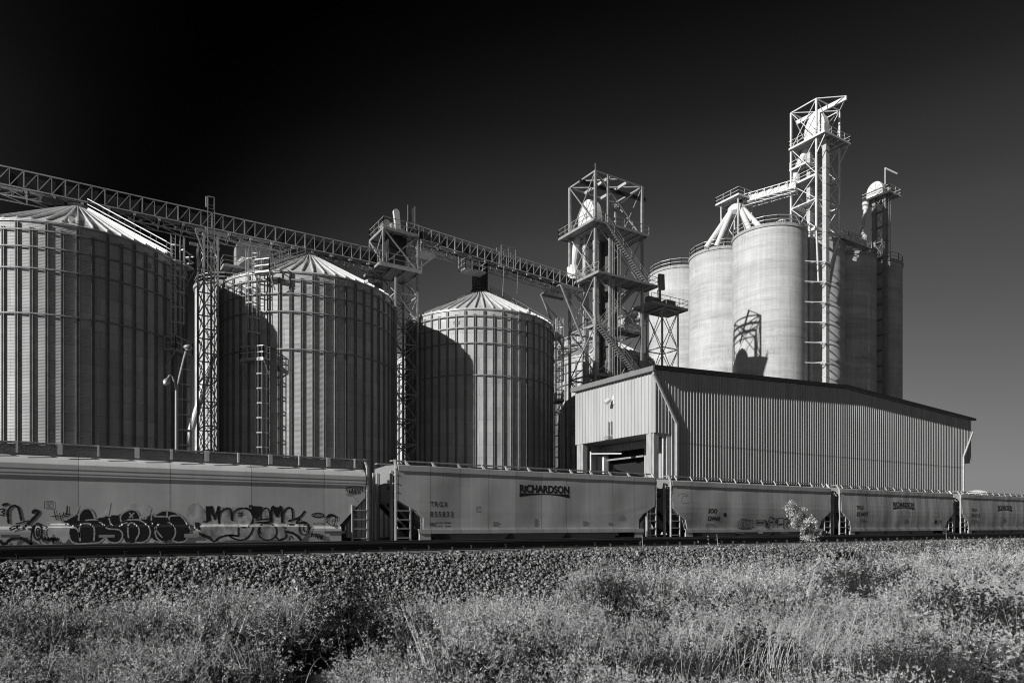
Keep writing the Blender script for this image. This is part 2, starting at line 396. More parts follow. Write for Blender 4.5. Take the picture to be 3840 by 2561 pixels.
so = bpy.data.objects.new('sun', sl); COL.objects.link(so); so.rotation_euler = to_sun.to_track_quat('Z', 'Y').to_euler()
w = bpy.data.worlds.new('World'); sc.world = w; w.use_nodes = True
N = w.node_tree.nodes; L = w.node_tree.links
sky = N.new('ShaderNodeTexSky'); sky.sky_type = 'NISHITA'; sky.sun_disc = False; sky.sun_elevation = ELEV; sky.sun_rotation = math.atan2(to_sun.x, to_sun.y) % (2*PI)
sep = N.new('ShaderNodeSeparateColor'); L.new(sky.outputs[0], sep.inputs[0])       # black-and-white film behind a red filter: the red channel only
tc = N.new('ShaderNodeTexCoord')
dot = N.new('ShaderNodeVectorMath'); dot.operation = 'DOT_PRODUCT'; dot.inputs[1].default_value = to_sun; L.new(tc.outputs['Generated'], dot.inputs[0])
sq = mnode(N, 'POWER', None, 2.); ab = mnode(N, 'ABSOLUTE'); L.new(dot.outputs['Value'], ab.inputs[0]); L.new(ab.outputs[0], sq.inputs[0])
e1_ = mnode(N, 'MULTIPLY', None, -12.); L.new(sq.outputs[0], e1_.inputs[0])
e2_ = mnode(N, 'EXPONENT'); L.new(e1_.outputs[0], e2_.inputs[0])
pol = mnode(N, 'SUBTRACT', 1.04); L.new(e2_.outputs[0], pol.inputs[1])               # polarising filter: darkest 90 degrees from the sun
gm = mnode(N, 'POWER', None, .3); L.new(sep.outputs[0], gm.inputs[0])
sz = N.new('ShaderNodeSeparateXYZ'); L.new(tc.outputs['Generated'], sz.inputs[0])
rp = N.new('ShaderNodeValToRGB'); rp.color_ramp.interpolation = 'B_SPLINE'           # red-filtered sky: pale at the horizon, black overhead
stops = ((0., 2.5), (.06, 2.1), (.215, 1.0), (.37, .42), (.445, .265), (.50, .135), (.6, .022), (.75, .012), (1., .012))
while len(rp.color_ramp.elements) < len(stops): rp.color_ramp.elements.new(.5)
for e_, (p_, v_) in zip(rp.color_ramp.elements, stops): e_.position = p_; e_.color = (v_/2,)*3+(1,)
L.new(sz.outputs[2], rp.inputs[0])
g3_ = mnode(N, 'MULTIPLY'); L.new(gm.outputs[0], g3_.inputs[0]); L.new(rp.outputs[0], g3_.inputs[1])
g4_ = mnode(N, 'MULTIPLY', None, 2.0); L.new(g3_.outputs[0], g4_.inputs[0])
an_ = N.new('ShaderNodeMapRange'); an_.interpolation_type = 'SMOOTHSTEP'; an_.inputs['From Min'].default_value = .3; an_.inputs['From Max'].default_value = .8
an_.inputs['To Min'].default_value = 1.; an_.inputs['To Max'].default_value = .62; L.new(sq.outputs[0], an_.inputs[0])
g5_ = mnode(N, 'MULTIPLY'); L.new(g4_.outputs[0], g5_.inputs[0]); L.new(an_.outputs[0], g5_.inputs[1]); g4_ = g5_
mu = mnode(N, 'MULTIPLY'); L.new(g4_.outputs[0], mu.inputs[0]); L.new(pol.outputs[0], mu.inputs[1])
bg = N['Background']; L.new(mu.outputs[0], bg.inputs[0]); bg.inputs[1].default_value = .1
cd = bpy.data.cameras.new('camera'); co = bpy.data.objects.new('camera', cd); COL.objects.link(co); sc.camera = co
cd.sensor_width = 36; cd.lens = F/3840*36; cd.shift_y = 687.5/3840; cd.clip_end = 6000; cd.clip_start = .2
co.location = (0, 0, ZC); co.rotation_euler = (PI/2, 0, -A)
sc.view_settings.view_transform = 'Standard'; sc.view_settings.look = 'None'; sc.view_settings.exposure = 0; sc.view_settings.gamma = 1
sc.render.engine = 'CYCLES'; sc.cycles.filter_width = 1.1; sc.render.resolution_x = 1024; sc.render.resolution_y = 682
# ------------------------------------------------------------------ steel grain bins
def grain_bin(x, y, R, zb, ze, za, nst, label, group, az=None, marks=(), land=(), roofstair=True, big=True):
    root = thing('grain_bin', (x, y, zb), label, 'grain bin', group); c = (x, y, zb)
    mw = M.setdefault('binwall%g' % R, None) or bin_wall_mat('corrugated_wall', .55, R); M['binwall%g' % R] = mw
    H = ze-zb
    part('wall', MB().lathe(c, [(R, 0), (R, H)], 108), mw, root, True)
    rf = MB().lathe(c, [(R+.12, H-.05), (R+.12, H+.02), (.75, za-zb-.25), (.75, za-zb)], nst)
    for i in range(nst):
        t = 2*PI*i/nst; d = V(math.sin(t), -math.cos(t), 0)
        rf.beam(V(x, y, ze+.10)+d*(R+.05), V(x, y, za-.12)+d*.8, .09, .2)
    roof = part('roof', rf, 'roof', root)
    part('roof_cap', MB().lathe(c, [(0, za-zb+.28), (.95, za-zb+.18), (.95, za-zb-.1), (.6, za-zb-.3)], 24), 'galv', roof)
    part('eave_ring', MB().lathe(c, [(R+.02, H-.14), (R+.1, H-.14), (R+.1, H-.06), (R+.02, H-.06)], 72), 'galv', root)
    def hat(h):
        m = MB(); m.box(-.105, -.055, -.115, .02, 0, h); m.box(.055, .105, -.115, .02, 0, h); m.box(-.06, .06, -.04, .02, 0, h); return m
    srcs = []
    for k in (0, 1):
        o = part('stiffener', hat(H-.2-.35*k), 'ring', None); o.parent = root; srcs.append(o)
    for i in range(nst):
        t = 2*PI*i/nst; loc = (math.sin(t)*(R+.015), -math.cos(t)*(R+.015), 0)
        if i < 2: o = srcs[i]; o.location = loc; o.rotation_euler = (0, 0, t)
        else: linked('stiffener', srcs[i % 2], root, loc, t)
    if big:
        for dz in (.75, 1.95, 3.5, 6.75):
            part('wind_ring', MB().lathe(c, [(R+.115, H-dz-.05), (R+.19, H-dz-.05), (R+.19, H-dz+.05), (R+.115, H-dz+.05), (R+.115, H-dz-.05)], 72), 'ring', root)
    # roof vents
    for ta in marks:
        t = math.radians(ta); d = V(math.sin(t), -math.cos(t), 0); p = V(x, y, ze+.3)+d*(R-.75)
        part('roof_vent', MB().tube(p, p+V(0, 0, .25)+d*.1, .2, 10).tube(p+V(0, 0, .25)+d*.05, p+V(0, 0, .3)+d*.4, .24, 10, .2), 'roof', roof)
    if az is not None:
        t = math.radians(az); out = V(math.sin(t), -math.cos(t), 0); side = V(math.cos(t), math.sin(t), 0)
        zs = [ze+1.6]+list(land)+[zb]; sh = 0
        for i in range(len(zs)-1):
            b = V(x, y, zs[i+1])+out*(R+.3)+side*sh; zt_ = zs[i]+(1.1 if i else 0)
            ld = part('ladder', ladder(b, zt_, out, side, .5), 'galv_light', root)
            part('cage', cage(b, zs[i+1]+2.3, zt_, out, side, .6), 'galv_light', ld)
            if i < len(land):
                zl = zs[i+1]; m = MB(); r0 = R+.3; s0, s1 = sh-.9, sh+1.4
                pp = [V(x, y, zl)+out*a+side*s for a, s in ((r0, s0), (r0, s1), (r0+.95, s1), (r0+.95, s0))]
                m.prism(pp, (0, 0, -.07)); m.beam(pp[2]-V(0, 0, .09), pp[3]-V(0, 0, .09), .07, .18)
                for e in (1, 0): m.beam(pp[2+e]-V(0, 0, .1), pp[1-e]-V(0, 0, 1.5), .07)
                lp = part('landing', m, 'galv', root)
                part('railing', railing([pp[0], pp[3], pp[2], pp[1]], 1.07, .8, .035), 'galv_light', lp)
                sh += .95
        # eave landing and stair up the roof
        pp = [V(x, y, ze-.02)+out*a+side*s for a, s in ((R+.25, .45), (R+.25, 1.85), (R+1.1, 1.85), (R+1.1, .45))]
        pp = [p-V(0, 0, .4) for p in pp]; m = MB().prism(pp, (0, 0, -.06)); m.beam(pp[2]-V(0, 0, .1), pp[1]-V(0, 0, 1.4), .08); m.beam(pp[3]-V(0, 0, .1), pp[0]-V(0, 0, 1.4), .08)
        lp = part('landing', m, 'galv', root); part('railing', railing([pp[3], pp[2], pp[1]], 1.07, .8, .035), 'galv_light', lp)
        if roofstair:
            p0 = V(x, y, ze+.12)+out*(R+.1)-side*.35; p1 = V(x, y, za-.35)+out*1.2-side*.35
            a, b = stairs(p0, p1, side, .7); 
            for s in (0, 1): a.beam(p0+side*.7*s+V(0, 0, .1), p1+side*.7*s+V(0, 0, .1), .05, .34)
            st = part('roof_stair', a, 'galv_light', root); part('handrail', b, 'galv', st)
    return root
ZE = ZC+21.95; ZA = ZC+26.35; BY = 68.4; BR = 8.22
GB = 'three large corrugated grain bins behind the train'
grain_bin(.2, BY, BR, -.2, ZE, ZA, 54, 'large corrugated steel grain bin at the left edge, nearest the camera, street lamp in front', GB, 50, (-3,), (ZC+14.15,))
grain_bin(19.5, BY, BR, -.2, ZE, ZA, 54, 'corrugated steel grain bin with ladder and landing on its sunlit front, between two lattice supports', GB, -47, (27,), (ZC+14.15,))
grain_bin(38.85, BY, BR, -.2, ZE, ZA, 54, 'corrugated steel grain bin with a dark square chute dropping onto its roof peak', GB, 62, (12,), (ZC+14.15,))
grain_bin(63.5, 76, 6.85, -.2, ZC+22.6, ZC+26.3, 44, 'smaller pale grain bin standing behind the open steel elevator tower', 'smaller grain bins in the back row', None, (20,))
grain_bin(41.5, 88, 6.85, -.2, ZC+21.6, ZC+25.3, 44, 'smaller grain bin glimpsed in the gap between two large bins', 'smaller grain bins in the back row', -42, (), (ZC+16,), False)
# raised letters on bin plates
def text_mesh(s, size, shear=0, sx=1., bold=0.0, align='LEFT'):
    cu = bpy.data.curves.new('t', 'FONT'); cu.body = s; cu.size = size; cu.shear = shear; cu.align_x = align; cu.offset = bold; cu.resolution_u = 3
    o = bpy.data.objects.new('t', cu); COL.objects.link(o); dg = bpy.context.evaluated_depsgraph_get()
    me = bpy.data.meshes.new_from_object(o.evaluated_get(dg)); vs = [(v.co.x*sx, v.co.y) for v in me.vertices]; fs = [tuple(p.vertices) for p in me.polygons]
    bpy.data.objects.remove(o); bpy.data.curves.remove(cu); bpy.data.meshes.remove(me); return vs, fs
def bin_plate(root, x, y, R, az, z, s):
    vs, fs = text_mesh(s, .50, 0, 1, .012, 'CENTER'); m = MB()
    for a, b in vs:
        t = math.radians(az)+a/R; m.v.append((x+math.sin(t)*(R+.04), y-math.cos(t)*(R+.04), z+b))
    m.f = fs; part('maker_lettering', m, 'trim_mid', root)
bins = [o for o in COL.objects if o.name.startswith('grain_bin')]
bin_plate(bins[0], .2, BY, BR, 34.5, ZE-1.65, 'GSI'); bin_plate(bins[2], 38.85, BY, BR, -46.5, ZE-1.55, 'GSI')
# ------------------------------------------------------------------ conveyors over the bins and their towers
zt = ZC+26.75
cv1 = conveyor('conveyor_gallery', (-8, BY, zt), 'long dark conveyor gallery with truss railing running over the two left bins', 'conveyor galleries between the bins and towers', (-9, BY, zt), (27.2, BY, zt), m='galv_light')
for xx in (.2, 19.5): part('drop_chute', MB().box(xx-1.0, xx+.8, BY-.6, BY+.6, ZA-.1, zt-.02), 'casing', cv1)
m = MB()
for x in (-2.2, 17.0): m.box(x, x+1.5, BY-1.4, BY-1.02, zt-.9, zt-.45).cut()
parts('gate_box', m, 'casing', cv1)
# support tower 1 (between bin 1 and 2)
t1 = thing('support_tower', (10.3, 68.4, -.2), 'slender lattice tower carrying the conveyor between the two left bins', 'lattice tower', 'lattice towers holding up the conveyors')
lv = [-.2+i*(zt-.75+.2)/13 for i in range(14)]
lattice(t1, 9.7, 10.85, 66.6, 70.2, lv, .16, .07, M['galv_light'])
part('ladder', ladder((10.25, 66.45, -.2), zt+1.75, (0, -1, 0), (1, 0, 0), .55), 'galv', t1)
part('ladder_gate', MB().beam((9.98, 66.3, zt+1.2), (9.98, 66.3, zt+2.35), .07).beam((10.5, 66.3, zt+1.2), (10.5, 66.3, zt+2.35), .07).beam((9.98, 66.3, zt+2.35), (10.5, 66.3, zt+2.35), .07).box(9.8, 9.95, 66.3, 66.5, zt+1.4, zt+2.3), 'galv', t1)
parts('cap_beam', MB().beam((9.0, 66.6, zt-.7), (11.6, 66.6, zt-.7), .2, .25).cut().beam((9.0, 70.2, zt-.7), (11.6, 70.2, zt-.7), .2, .25).cut().beam((9.0, 66.6, zt-.75), (9.7, 66.6, zt-2.6), .12), 'galv', t1)
# transfer tower
t2 = thing('transfer_tower', (29, 68.4, -.2), 'lattice transfer tower with a railed drive platform between the second and third bins', 'lattice tower', 'lattice towers holding up the conveyors')
z_lo, z_hi = ZC+26.4, ZC+30.1
lv = [-.2+i*(z_lo+.2)/11 for i in range(12)]
lattice(t2, 27.86, 30.3, 66.5, 70.3, lv, .2, .09, M['galv'])
lattice(t2, 26.5, 30.3, 66.5, 70.3, [z_lo, z_hi], .16, .13, M['galv'])
platform(t2, 26.5, 30.4, 66.4, 70.4, z_hi+.12, 'wsn', 'galv')
platform(t2, 25.9, 30.5, 65.9, 70.4, z_lo, 's', 'galv')
for s in (0, 1): part('edge_beam', MB().beam((25.9, 65.88, z_lo-.2), (30.5, 65.88, z_lo-.2), .12, .3), 'galv_light', t2) if s else None
part('side_landing', MB().box(30.5, 32.6, 66.2, 68.2, z_hi-1.5, z_hi-1.42).beam((32.5, 66.3, z_hi-1.5), (30.4, 66.4, z_hi-3.3), .12), 'galv', t2)
part('railing', railing([(30.5, 66.2, z_hi-1.42), (32.6, 66.2, z_hi-1.42), (32.6, 68.2, z_hi-1.42)]), 'galv', t2)
d = MB(); zz = z_hi+.12
d.box(27.6, 28.5, 67.0, 68.0, zz+.1, zz+.9); d.tube((27.3, 67.5, zz+.9), (27.3, 68.6, zz+.9), .42, 14)
part('drive_motor', d, 'galv', t2)
gd = MB()   # tilted belt guard
gd.prism([(28.05+math.sin(PI*i/8-PI/2)*.32, 66.75, zz+2.0+math.cos(PI*i/8-PI/2)*.32) for i in range(9)]+[(28.55, 66.75, zz+.2), (28.0, 66.75, zz+.2)], (0, .3, 0))
part('belt_guard', gd, 'white', t2)
cc = MB().beam((29.2, 66.5, zz), (29.2, 66.5, zz+2.9), .08).beam((30.0, 66.5, zz), (30.0, 66.5, zz+2.9), .08).box(29.2, 29.95, 66.5, 66.56, zz+1.2, zz+2.7)
part('cable_cabinet', cc, 'casing_mid', t2)
part('transfer_chute', MB().prism([(27.6, 67.4, z_lo+.2), (29.2, 67.4, z_lo+.2), (29.5, 67.4, z_hi), (27.4, 67.4, z_hi)], (0, 2, 0)), 'casing', t2)
part('low_conveyor_stub', truss(MB(), (21.5, 69.8, z_lo-3.2), (27.6, 69.8, z_lo-1.2), 1.3, 7, .08, .05).beam((21.5, 70.4, z_lo-3), (27.6, 70.4, z_lo-1), 1.0, .9), 'casing_mid', t2)
# conveyor 2
q0, q1 = V(29.5, 68.4, ZC+30.3), V(51.9, 68.0, ZC+28.75)
cv2 = conveyor('conveyor_gallery', (41, 68.4, ZC+30), 'dark conveyor gallery from the transfer tower to the open steel elevator tower', 'conveyor galleries between the bins and towers', q0, q1, m='galv_light')
part('drop_chute', MB().box(38.2, 39.5, 67.75, 69.05, ZA-.05, ZC+29.35), 'casing', cv2)
part('chute_collar', MB().lathe((38.85, BY, ZA), [(1.05, -.15), (1.05, .12), (.6, .3)], 20), 'casing', cv2)
bx = MB()
for (a, b, z0, z1) in ((40.4, 42.3, ZC+28.9, ZC+31.3),):
    for xx in (a, (a+b)/2, b):
        for yy in (66.3, 67.3): bx.beam((xx, yy, z0), (xx, yy, z1), .07)
    k = z0
    while k < z1: bx.beam((a, 66.3, k), (b, 66.3, k), .05); k += .4
    for yy in (66.3, 67.3): bx.beam((a, yy, z1), (b, yy, z1), .08); bx.beam((a, yy, z0), (b, yy, z0), .1)
part('ladder_cage', bx, 'galv', cv2)
pb = MB().box(35.6, 38.2, 65.9, 67.4, ZC+27.6, ZC+27.68); 
pb2 = part('hanging_landing', pb, 'grate', cv2); part('railing', railing([(35.6, 67.4, ZC+27.68), (35.6, 65.9, ZC+27.68), (38.2, 65.9, ZC+27.68), (38.2, 67.4, ZC+27.68)], 1.1, .9), 'galv', pb2)
hg = MB()
for x in (35.6, 38.2): hg.beam((x, 67.4, ZC+27.6), (x, 67.4, ZC+29.8), .08)
part('hanger', hg, 'galv', cv2)
part('bin_ladder', MB().beam((40.7, 66.2, ZC+29), (40.4, 66.0, ZC+25.5), .06).beam((43.0, 66.9, ZC+29), (42.5, 66.4, ZC+25.0), .04), 'galv', cv2)
# ------------------------------------------------------------------ open steel elevator tower (centre)
x0, x1, y0, y1 = 52., 59.4, 64., 69.0
E = [ZC+v for v in (-1.95, 5.5, 11.8, 17.9, 23.7, 29.6, 35.6, 41.8)]
t3 = thing('elevator_tower', (55.7, 66.5, -.2), 'tall open steel tower with outside stairs and white elevator heads rising behind the shed', 'steel tower', 'open steel elevator towers')
lattice(t3, x0, x1, y0, y1, E, .27, .11, M['galv'], 'snew')
for p, q in (((x0, y0, E[7]), (x1, y1, E[7])), ((x0, y1, E[7]), (x1, y0, E[7])), ((x0+3.7, y0, E[7]), (x0, y1-2, E[7]))): part('roof_brace', MB().beam(p, q, .14), 'galv', t3)
part('hoist_beam', MB().beam((x0-.3, 66.6, E[7]-.25), (x1+2.4, 66.0, E[7]-.25), .2, .5).beam((x1, 64, E[7]), (x1+2.2, 66, E[7]-.1), .1), 'casing', t3)
for x in (x0+2.4, x0+5): part('roof_beam', MB().beam((x, y0, E[7]-.05), (x, y1, E[7]-.05), .2, .34), 'galv_light', t3)
part('post', MB().beam((x0+1.9, y0, E[6]), (x0+1.9, y0, E[7]), .24), 'galv', t3)
part('antenna', MB().beam((x0, y0, E[7]), (x0, y0, E[7]+.9), .06).beam((x0-.2, y0, E[7]+.5), (x0+.2, y0, E[7]+.5), .05), 'galv', t3)
platform(t3, x0-1.0, x1+.3, y0-.9, y1+1.0, E[6], 'wn')
platform(t3, x0-.4, x1+.6, y0-1.1, y0+1.6, E[5], 'w'); platform(t3, x0-.4, x0+2.2, y0+1.7, y1+.9, E[5], 'we')
platform(t3, x0, x1, y0, y0+1.5, E[4], 'wn'); platform(t3, x0, x1, y0, y0+1.5, E[3], 'n')
part('railing', railing([(x0+2.4, y0-.9, E[6]), (x1+.3, y0-.9, E[6])]), 'galv', t3)
part('railing', railing([(x1+.6, y0-1.1, E[5]), (x1+.6, y1+.9, E[5])]), 'galv', t3)
fl = [((x0+.8, y0-.95, E[6]), (x1+.2, y0-.95, E[5])), ((x1-.3, y0+.6, E[5]), (x0+1.5, y0+.6, E[4])), ((x0-.2, y0-.95, E[4]-.2), (x1-1.2, y0-.95, E[3])), ((x1-1, y0+.6, E[3]), (x0+.8, y0+.6, E[2]))]
for a, b in fl:
    s, h = stairs(a, b, (0, .85, 0)); st = part('stair_flight', s, 'galv', t3); part('handrail', h, 'galv', st)
part('stair_landing', MB().box(x1+.1, x1+1.3, y0-1.1, y0+.6, E[5]-.06, E[5]).box(x1-1.3, x1, y0-1.05, y0-.1, E[3]-.06, E[3]), 'galv', t3)
# bracket platform that carries the end of the conveyor
bk = MB().box(x0-3.4, x0, 66.2, 70.6, ZC+28.4, ZC+28.5)
for yy in (66.3, 70.4):
    bk.beam((x0-3.4, yy, ZC+28.35), (x0, yy, ZC+28.35), .16, .3); bk.beam((x0-3.3, yy, ZC+28.3), (x0, yy, ZC+22.2), .2); bk.beam((x0-3.0, yy, ZC+27.6), (x0, yy, ZC+25.2), .13)
part('conveyor_bracket', bk, 'galv', t3)
cbl = MB()
for i, x in enumerate((53.9, 54.15, 54.4, 54.65)): cbl.tube((x, y0-.25, E[0]), (x, y0-.25, E[6]-.2), .07, 6)
z = E[0]
while z < E[6]: cbl.beam((53.8, y0-.2, z), (54.8, y0-.2, z), .05); z += .9
part('conduit_riser', cbl, 'galv_light', t3)
part('ladder', ladder((55.3, y0-.25, E[0]), E[6], (0, -1, 0), (1, 0, 0)), 'galv', t3)
# bucket elevators inside
def bucket_elevator(label, x, y, z0, zh, wx, hy, hh, cas, group, mc='galv', motor=True, gap=1.9, cy=.48):
    r = thing('bucket_elevator', (x, y, z0), label, 'bucket elevator', group)
    for k in (-1, 1):
        c = part('casing', MB().box(x-cas/2, x+cas/2, y+k*gap/2-cas*cy, y+k*gap/2+cas*cy, z0, zh), mc, r)
        f = MB(); z = z0+2.4
        while z < zh: f.box(x-cas/2-.05, x+cas/2+.05, y+k*gap/2-cas*cy-.05, y+k*gap/2+cas*cy+.05, z, z+.08).cut(); z += 2.4
        parts('flange', f, mc, c)
    elevator_head(r, x-wx/2, y, zh, wx, hy, hh)
    if motor:
        m = MB().box(x+wx/2+.1, x+wx/2+1.2, y-.5, y+.5, zh+.5, zh+1.2).tube((x+wx/2+.2, y-.2, zh+1.6), (x+wx/2+1.9, y-.2, zh+1.6), .38, 12).tube((x+wx/2, y+.3, zh+.9), (x+wx/2+1.5, y+.3, zh+.9), .3, 12).box(x+wx/2+1.1, x+wx/2+1.6, y-.7, y-.1, zh+.05, zh+1.0)
        m.prism([(x+wx/2+.3, y-.75, zh+1.9), (x+wx/2+2.4, y-.75, zh+1.5), (x+wx/2+2.4, y-.75, zh+1.2), (x+wx/2+.3, y-.75, zh+1.6)], (0, .3, 0))
        part('drive_motor', m, 'casing_mid', r)
    return r
ge = 'bucket elevators standing at the silos and towers'
be1 = bucket_elevator('white domed bucket elevator standing inside the open steel tower, left of its stairs', 53.4, 66.6, -.2, E[6], 1.2, 1.75, 4.0, .55, ge, 'galv_light', True, 2.0)
be2 = bucket_elevator('dark-cased bucket elevator standing inside the open steel tower beside the stairs', 56.4, 67.2, -.2, E[6], 1.2, 1.4, 2.6, 1.15, ge, 'casing_dim')
sp = MB().tube((53.0, 68.6, E[6]+.6), (52.6, 69.2, E[5]+2.4), .5, 12).tube((52.6, 69.2, E[5]+2.4), (52.3, 68.4, E[5]+.4), .75, 12)
sp.box(52.0, 53.4, 67.9, 69.3, E[5]+.3, E[5]+1.6); part('discharge_spout', sp, 'white', be1)
# ------------------------------------------------------------------ drive platform on small lattice, cross conveyor behind
t4 = thing('drive_platform', (64.7, 65.9, -.2), 'small lattice tower with a motor platform in front of the white silos', 'lattice tower', 'lattice towers holding up the conveyors')
zp = ZC+27.6
lattice(t4, 63.25, 66.1, 64.5, 67.3, [-.2+i*(zp+.2)/6 for i in range(7)], .16, .08, M['galv'])
for i in range(6):
    z0_, z1_ = -.2+i*(zp+.2)/6, -.2+(i+1)*(zp+.2)/6
platform(t4, 61.0, 67.4, 64.0, 67.6, zp+.4, 'se', 'galv')
platform(t4, 60.0, 63.4, 65.4, 67.6, zp+3.1, 'sne', 'galv')
dm = MB().box(64.6, 66.2, 65.0, 66.0, zp+.45, zp+1.5).box(63.5, 63.8, 65.2, 65.6, zp+.45, zp+2.6).prism([(63.3, 64.9, zp+2.5), (64.2, 64.9, zp+2.6), (64.1, 64.9, zp+4.6), (63.2, 64.9, zp+4.5)], (0, .3, 0)).tube((61.5, 65.3, zp+1), (63.1, 65.3, zp+1), .5, 12)
part('drive_motor', dm, 'casing_mid', t4)
cv3 = conveyor('conveyor_gallery', (63.5, 78, ZC+27), 'sunlit conveyor catwalk crossing behind the open steel tower above a smaller bin', 'conveyor galleries between the bins and towers', (63.0, 90, ZC+26.7), (63.0, 67.7, ZC+26.9), 1.2, .9, .95, 'galv_light', 'galv_light')
cbx = thing('caged_ladder', (60.8, 86, -.2), 'white caged ladder and landing beside the third large bin', 'ladder')
part('ladder', ladder((60.6, 84.5, -.2), ZC+27.5, (-.3, -.95, 0), (.95, -.3, 0)), 'galv_light', cbx)
part('cage', cage((60.6, 84.5, 0), 3, ZC+27.5, (-.3, -.95, 0), (.95, -.3, 0), .55), 'galv_light', cbx)
part('landing', MB().box(59.6, 61.8, 84, 85.6, ZC+24.6, ZC+24.7).box(60.6, 61.6, 84.8, 85.6, ZC+24.7, ZC+26.6), 'galv_light', cbx)
# ------------------------------------------------------------------ concrete silos
S0 = (90.1, 68.9); SS = 9.5; SR = 5.4; ZS = ZC+43.9
GS = 'concrete silos of the grain elevator'
def concrete_silo(i, j, label, r=SR, rails=True, arc=None):
    x = S0[0]+i*SS+(0, 0, .9, 1.2)[i]; y = S0[1]+j*SS+(0, 0, .9, 1.9)[i]
    o = thing('concrete_silo', (x, y, -.2), label, 'silo', GS); ZS = ZC+43.9+(0, 0, .3, 1.5)[i]
    part('wall', MB().lathe((x, y, -.2), [(r, 0), (r, ZS+.2)], 96), 'concrete', o, True)
    part('roof_slab', MB().lathe((x, y, ZS), [(r+.02, -.35), (r+.14, -.3), (r+.14, .12), (r-.2, .12), (0, .4)], 96), 'pier', o)
    if rails: 
        pts = [(x+(r+.02)*math.sin(2*PI*k/18), y-(r+.02)*math.cos(2*PI*k/18), ZS+.12) for k in range(18)]
        part('railing', railing(pts, 1.15, 3, .035, True), 'galv_light', o)
    return o
concrete_silo(0, 0, 'nearest tall pale concrete silo, with the shadow of a steel tower on its wall')
concrete_silo(0, 1, 'sunlit concrete silo carrying slanted white spouts, second from the left', 5.0)
concrete_silo(0, 2, 'leftmost concrete silo of the group, behind the small lattice tower', 5.0)
concrete_silo(1, 0, 'concrete silo partly hidden behind the bracketed elevator casing, one bright strip of sun')
concrete_silo(2, 0, 'shaded concrete silo with patches of sunlight, below the small white distributor')
concrete_silo(3, 0, 'farthest right concrete silo, shaded and behind the slim elevator casing')
for i, j in ((1, 1), (1, 2), (2, 1)): concrete_silo(i, j, 'hidden inner concrete silo', rails=False) if False else None
o = thing('concrete_silo', (21.3, 118, -.2), 'lone pale concrete silo behind the slender lattice tower in the gap between bins', 'silo', GS)
zl = ZC+37.2
part('wall', MB().lathe((21.3, 118, -.2), [(5.4, 0), (5.4, zl+.2)], 72), 'concrete', o, True)
part('roof_slab', MB().lathe((21.3, 118, zl), [(5.4, -.35), (5.65, -.3), (5.65, .12), (0, .4)], 72), 'pier', o)
part('railing', railing([(21.3+5.4*math.sin(2*PI*k/18), 118-5.4*math.cos(2*PI*k/18), zl+.12) for k in range(18)], 1.2, 3, .04, True), 'galv_light', o)
# silo access tower
x0, x1, y0, y1 = 93.2, 99.0, 63.0, 67.3
E = [ZS+.2, ZC+48.5, ZC+52.2, ZC+57.7, ZC+63.3]
t5 = thing('elevator_tower', (96, 65, ZS), 'tall white steel tower standing on top of the concrete silos', 'steel tower', 'open steel elevator towers')
lattice(t5, x0, x1, y0, y1, E, .24, .10, M['white'], 'snew')
part('knee_brace', MB().beam((x0, y0, E[0]), (94.6, 63.6, ZC+36.5), .2).beam((x1, y0, E[0]), (95.2, 63.0, ZC+36.2), .2), 'white', t5)
part('base_girt', MB().beam((x0-.5, y0, E[0]), (x1+.5, y0, E[0]), .2, .4).beam((x0, y0, E[0]), (x0, y1, E[0]), .2, .4).beam((x1, y0, E[0]), (x1, y1, E[0]), .2, .4), 'white', t5)
part('hoist_beam', MB().beam((95.8, 68.2, E[4]-.3), (96.4, 60.2, E[4]-.3), .3, .6), 'white', t5)
part('hoist_stay', MB().beam((x0, y0, E[4]), (96.4, 60.3, E[4]), .12).beam((x1, y0, E[4]), (96.4, 60.3, E[4]-.2), .14).beam((x0, y1, E[4]), (x1, y0, E[4]), .12), 'white', t5)
platform(t5, x0-.4, x1+.3, y0-1.6, y1+.1, E[3], 'wsen', 'white')
for xx in (x0, x1): part('bracket', MB().beam((xx, y0-1.5, E[3]-.2), (xx, y0, E[3]-2.6), .14), 'white', t5)
platform(t5, x0, x1, y0, y1, E[2], 'wse', 'white')
platform(t5, x0-.1, x0+2.0, y1-2.6, y1+.2, ZC+54.6, 'we', 'white')
part('floor_beam', MB().beam((x0, 64.4, E[1]), (x1, 64.4, E[1]), .2, .3).beam((x0, 66, E[1]), (x1, 66, E[1]), .2, .3).box(x0+.2, x1-.2, y0+1.5, y1, E[1]+.1, E[1]+.15), 'white', t5)
be3 = bucket_elevator('bucket elevator with a bracketed leg running down the front of the concrete silos', 95.0, 63.97, -.2, E[3], 1.2, 1.9, 4.4, .85, ge, 'galv_light', True, 2.65, .36)
br = MB(); z = ZC+3
k = 0
while z < ZC+42:
    br.beam((94.3, 62.2, z), (91.2, 63.7, z), .12); br.beam((94.3, 62.4, z+.2), (92.6, 64.3, z+.2), .09)
    br.box(94.4, 95.6, 62.2, 63.1, z-.08, z+.08)
    br.beam((95.6, 62.5, z), (97.2, 64.1, z), .09); br.beam((95.6, 63.0, z+.3), (97.0, 64.2, z+.3), .08).cut()
    z += 3.0; k += 1
parts('wall_bracket', br, 'white', be3)
sp3 = MB().tube((95, 65.6, E[3]+.3), (94.2, 67.2, ZC+54.4), .5, 12).tube((94.2, 67.2, ZC+54.4), (93.9, 67.0, ZC+52.4), .55, 12)
part('discharge_spout', sp3, 'white', be3)
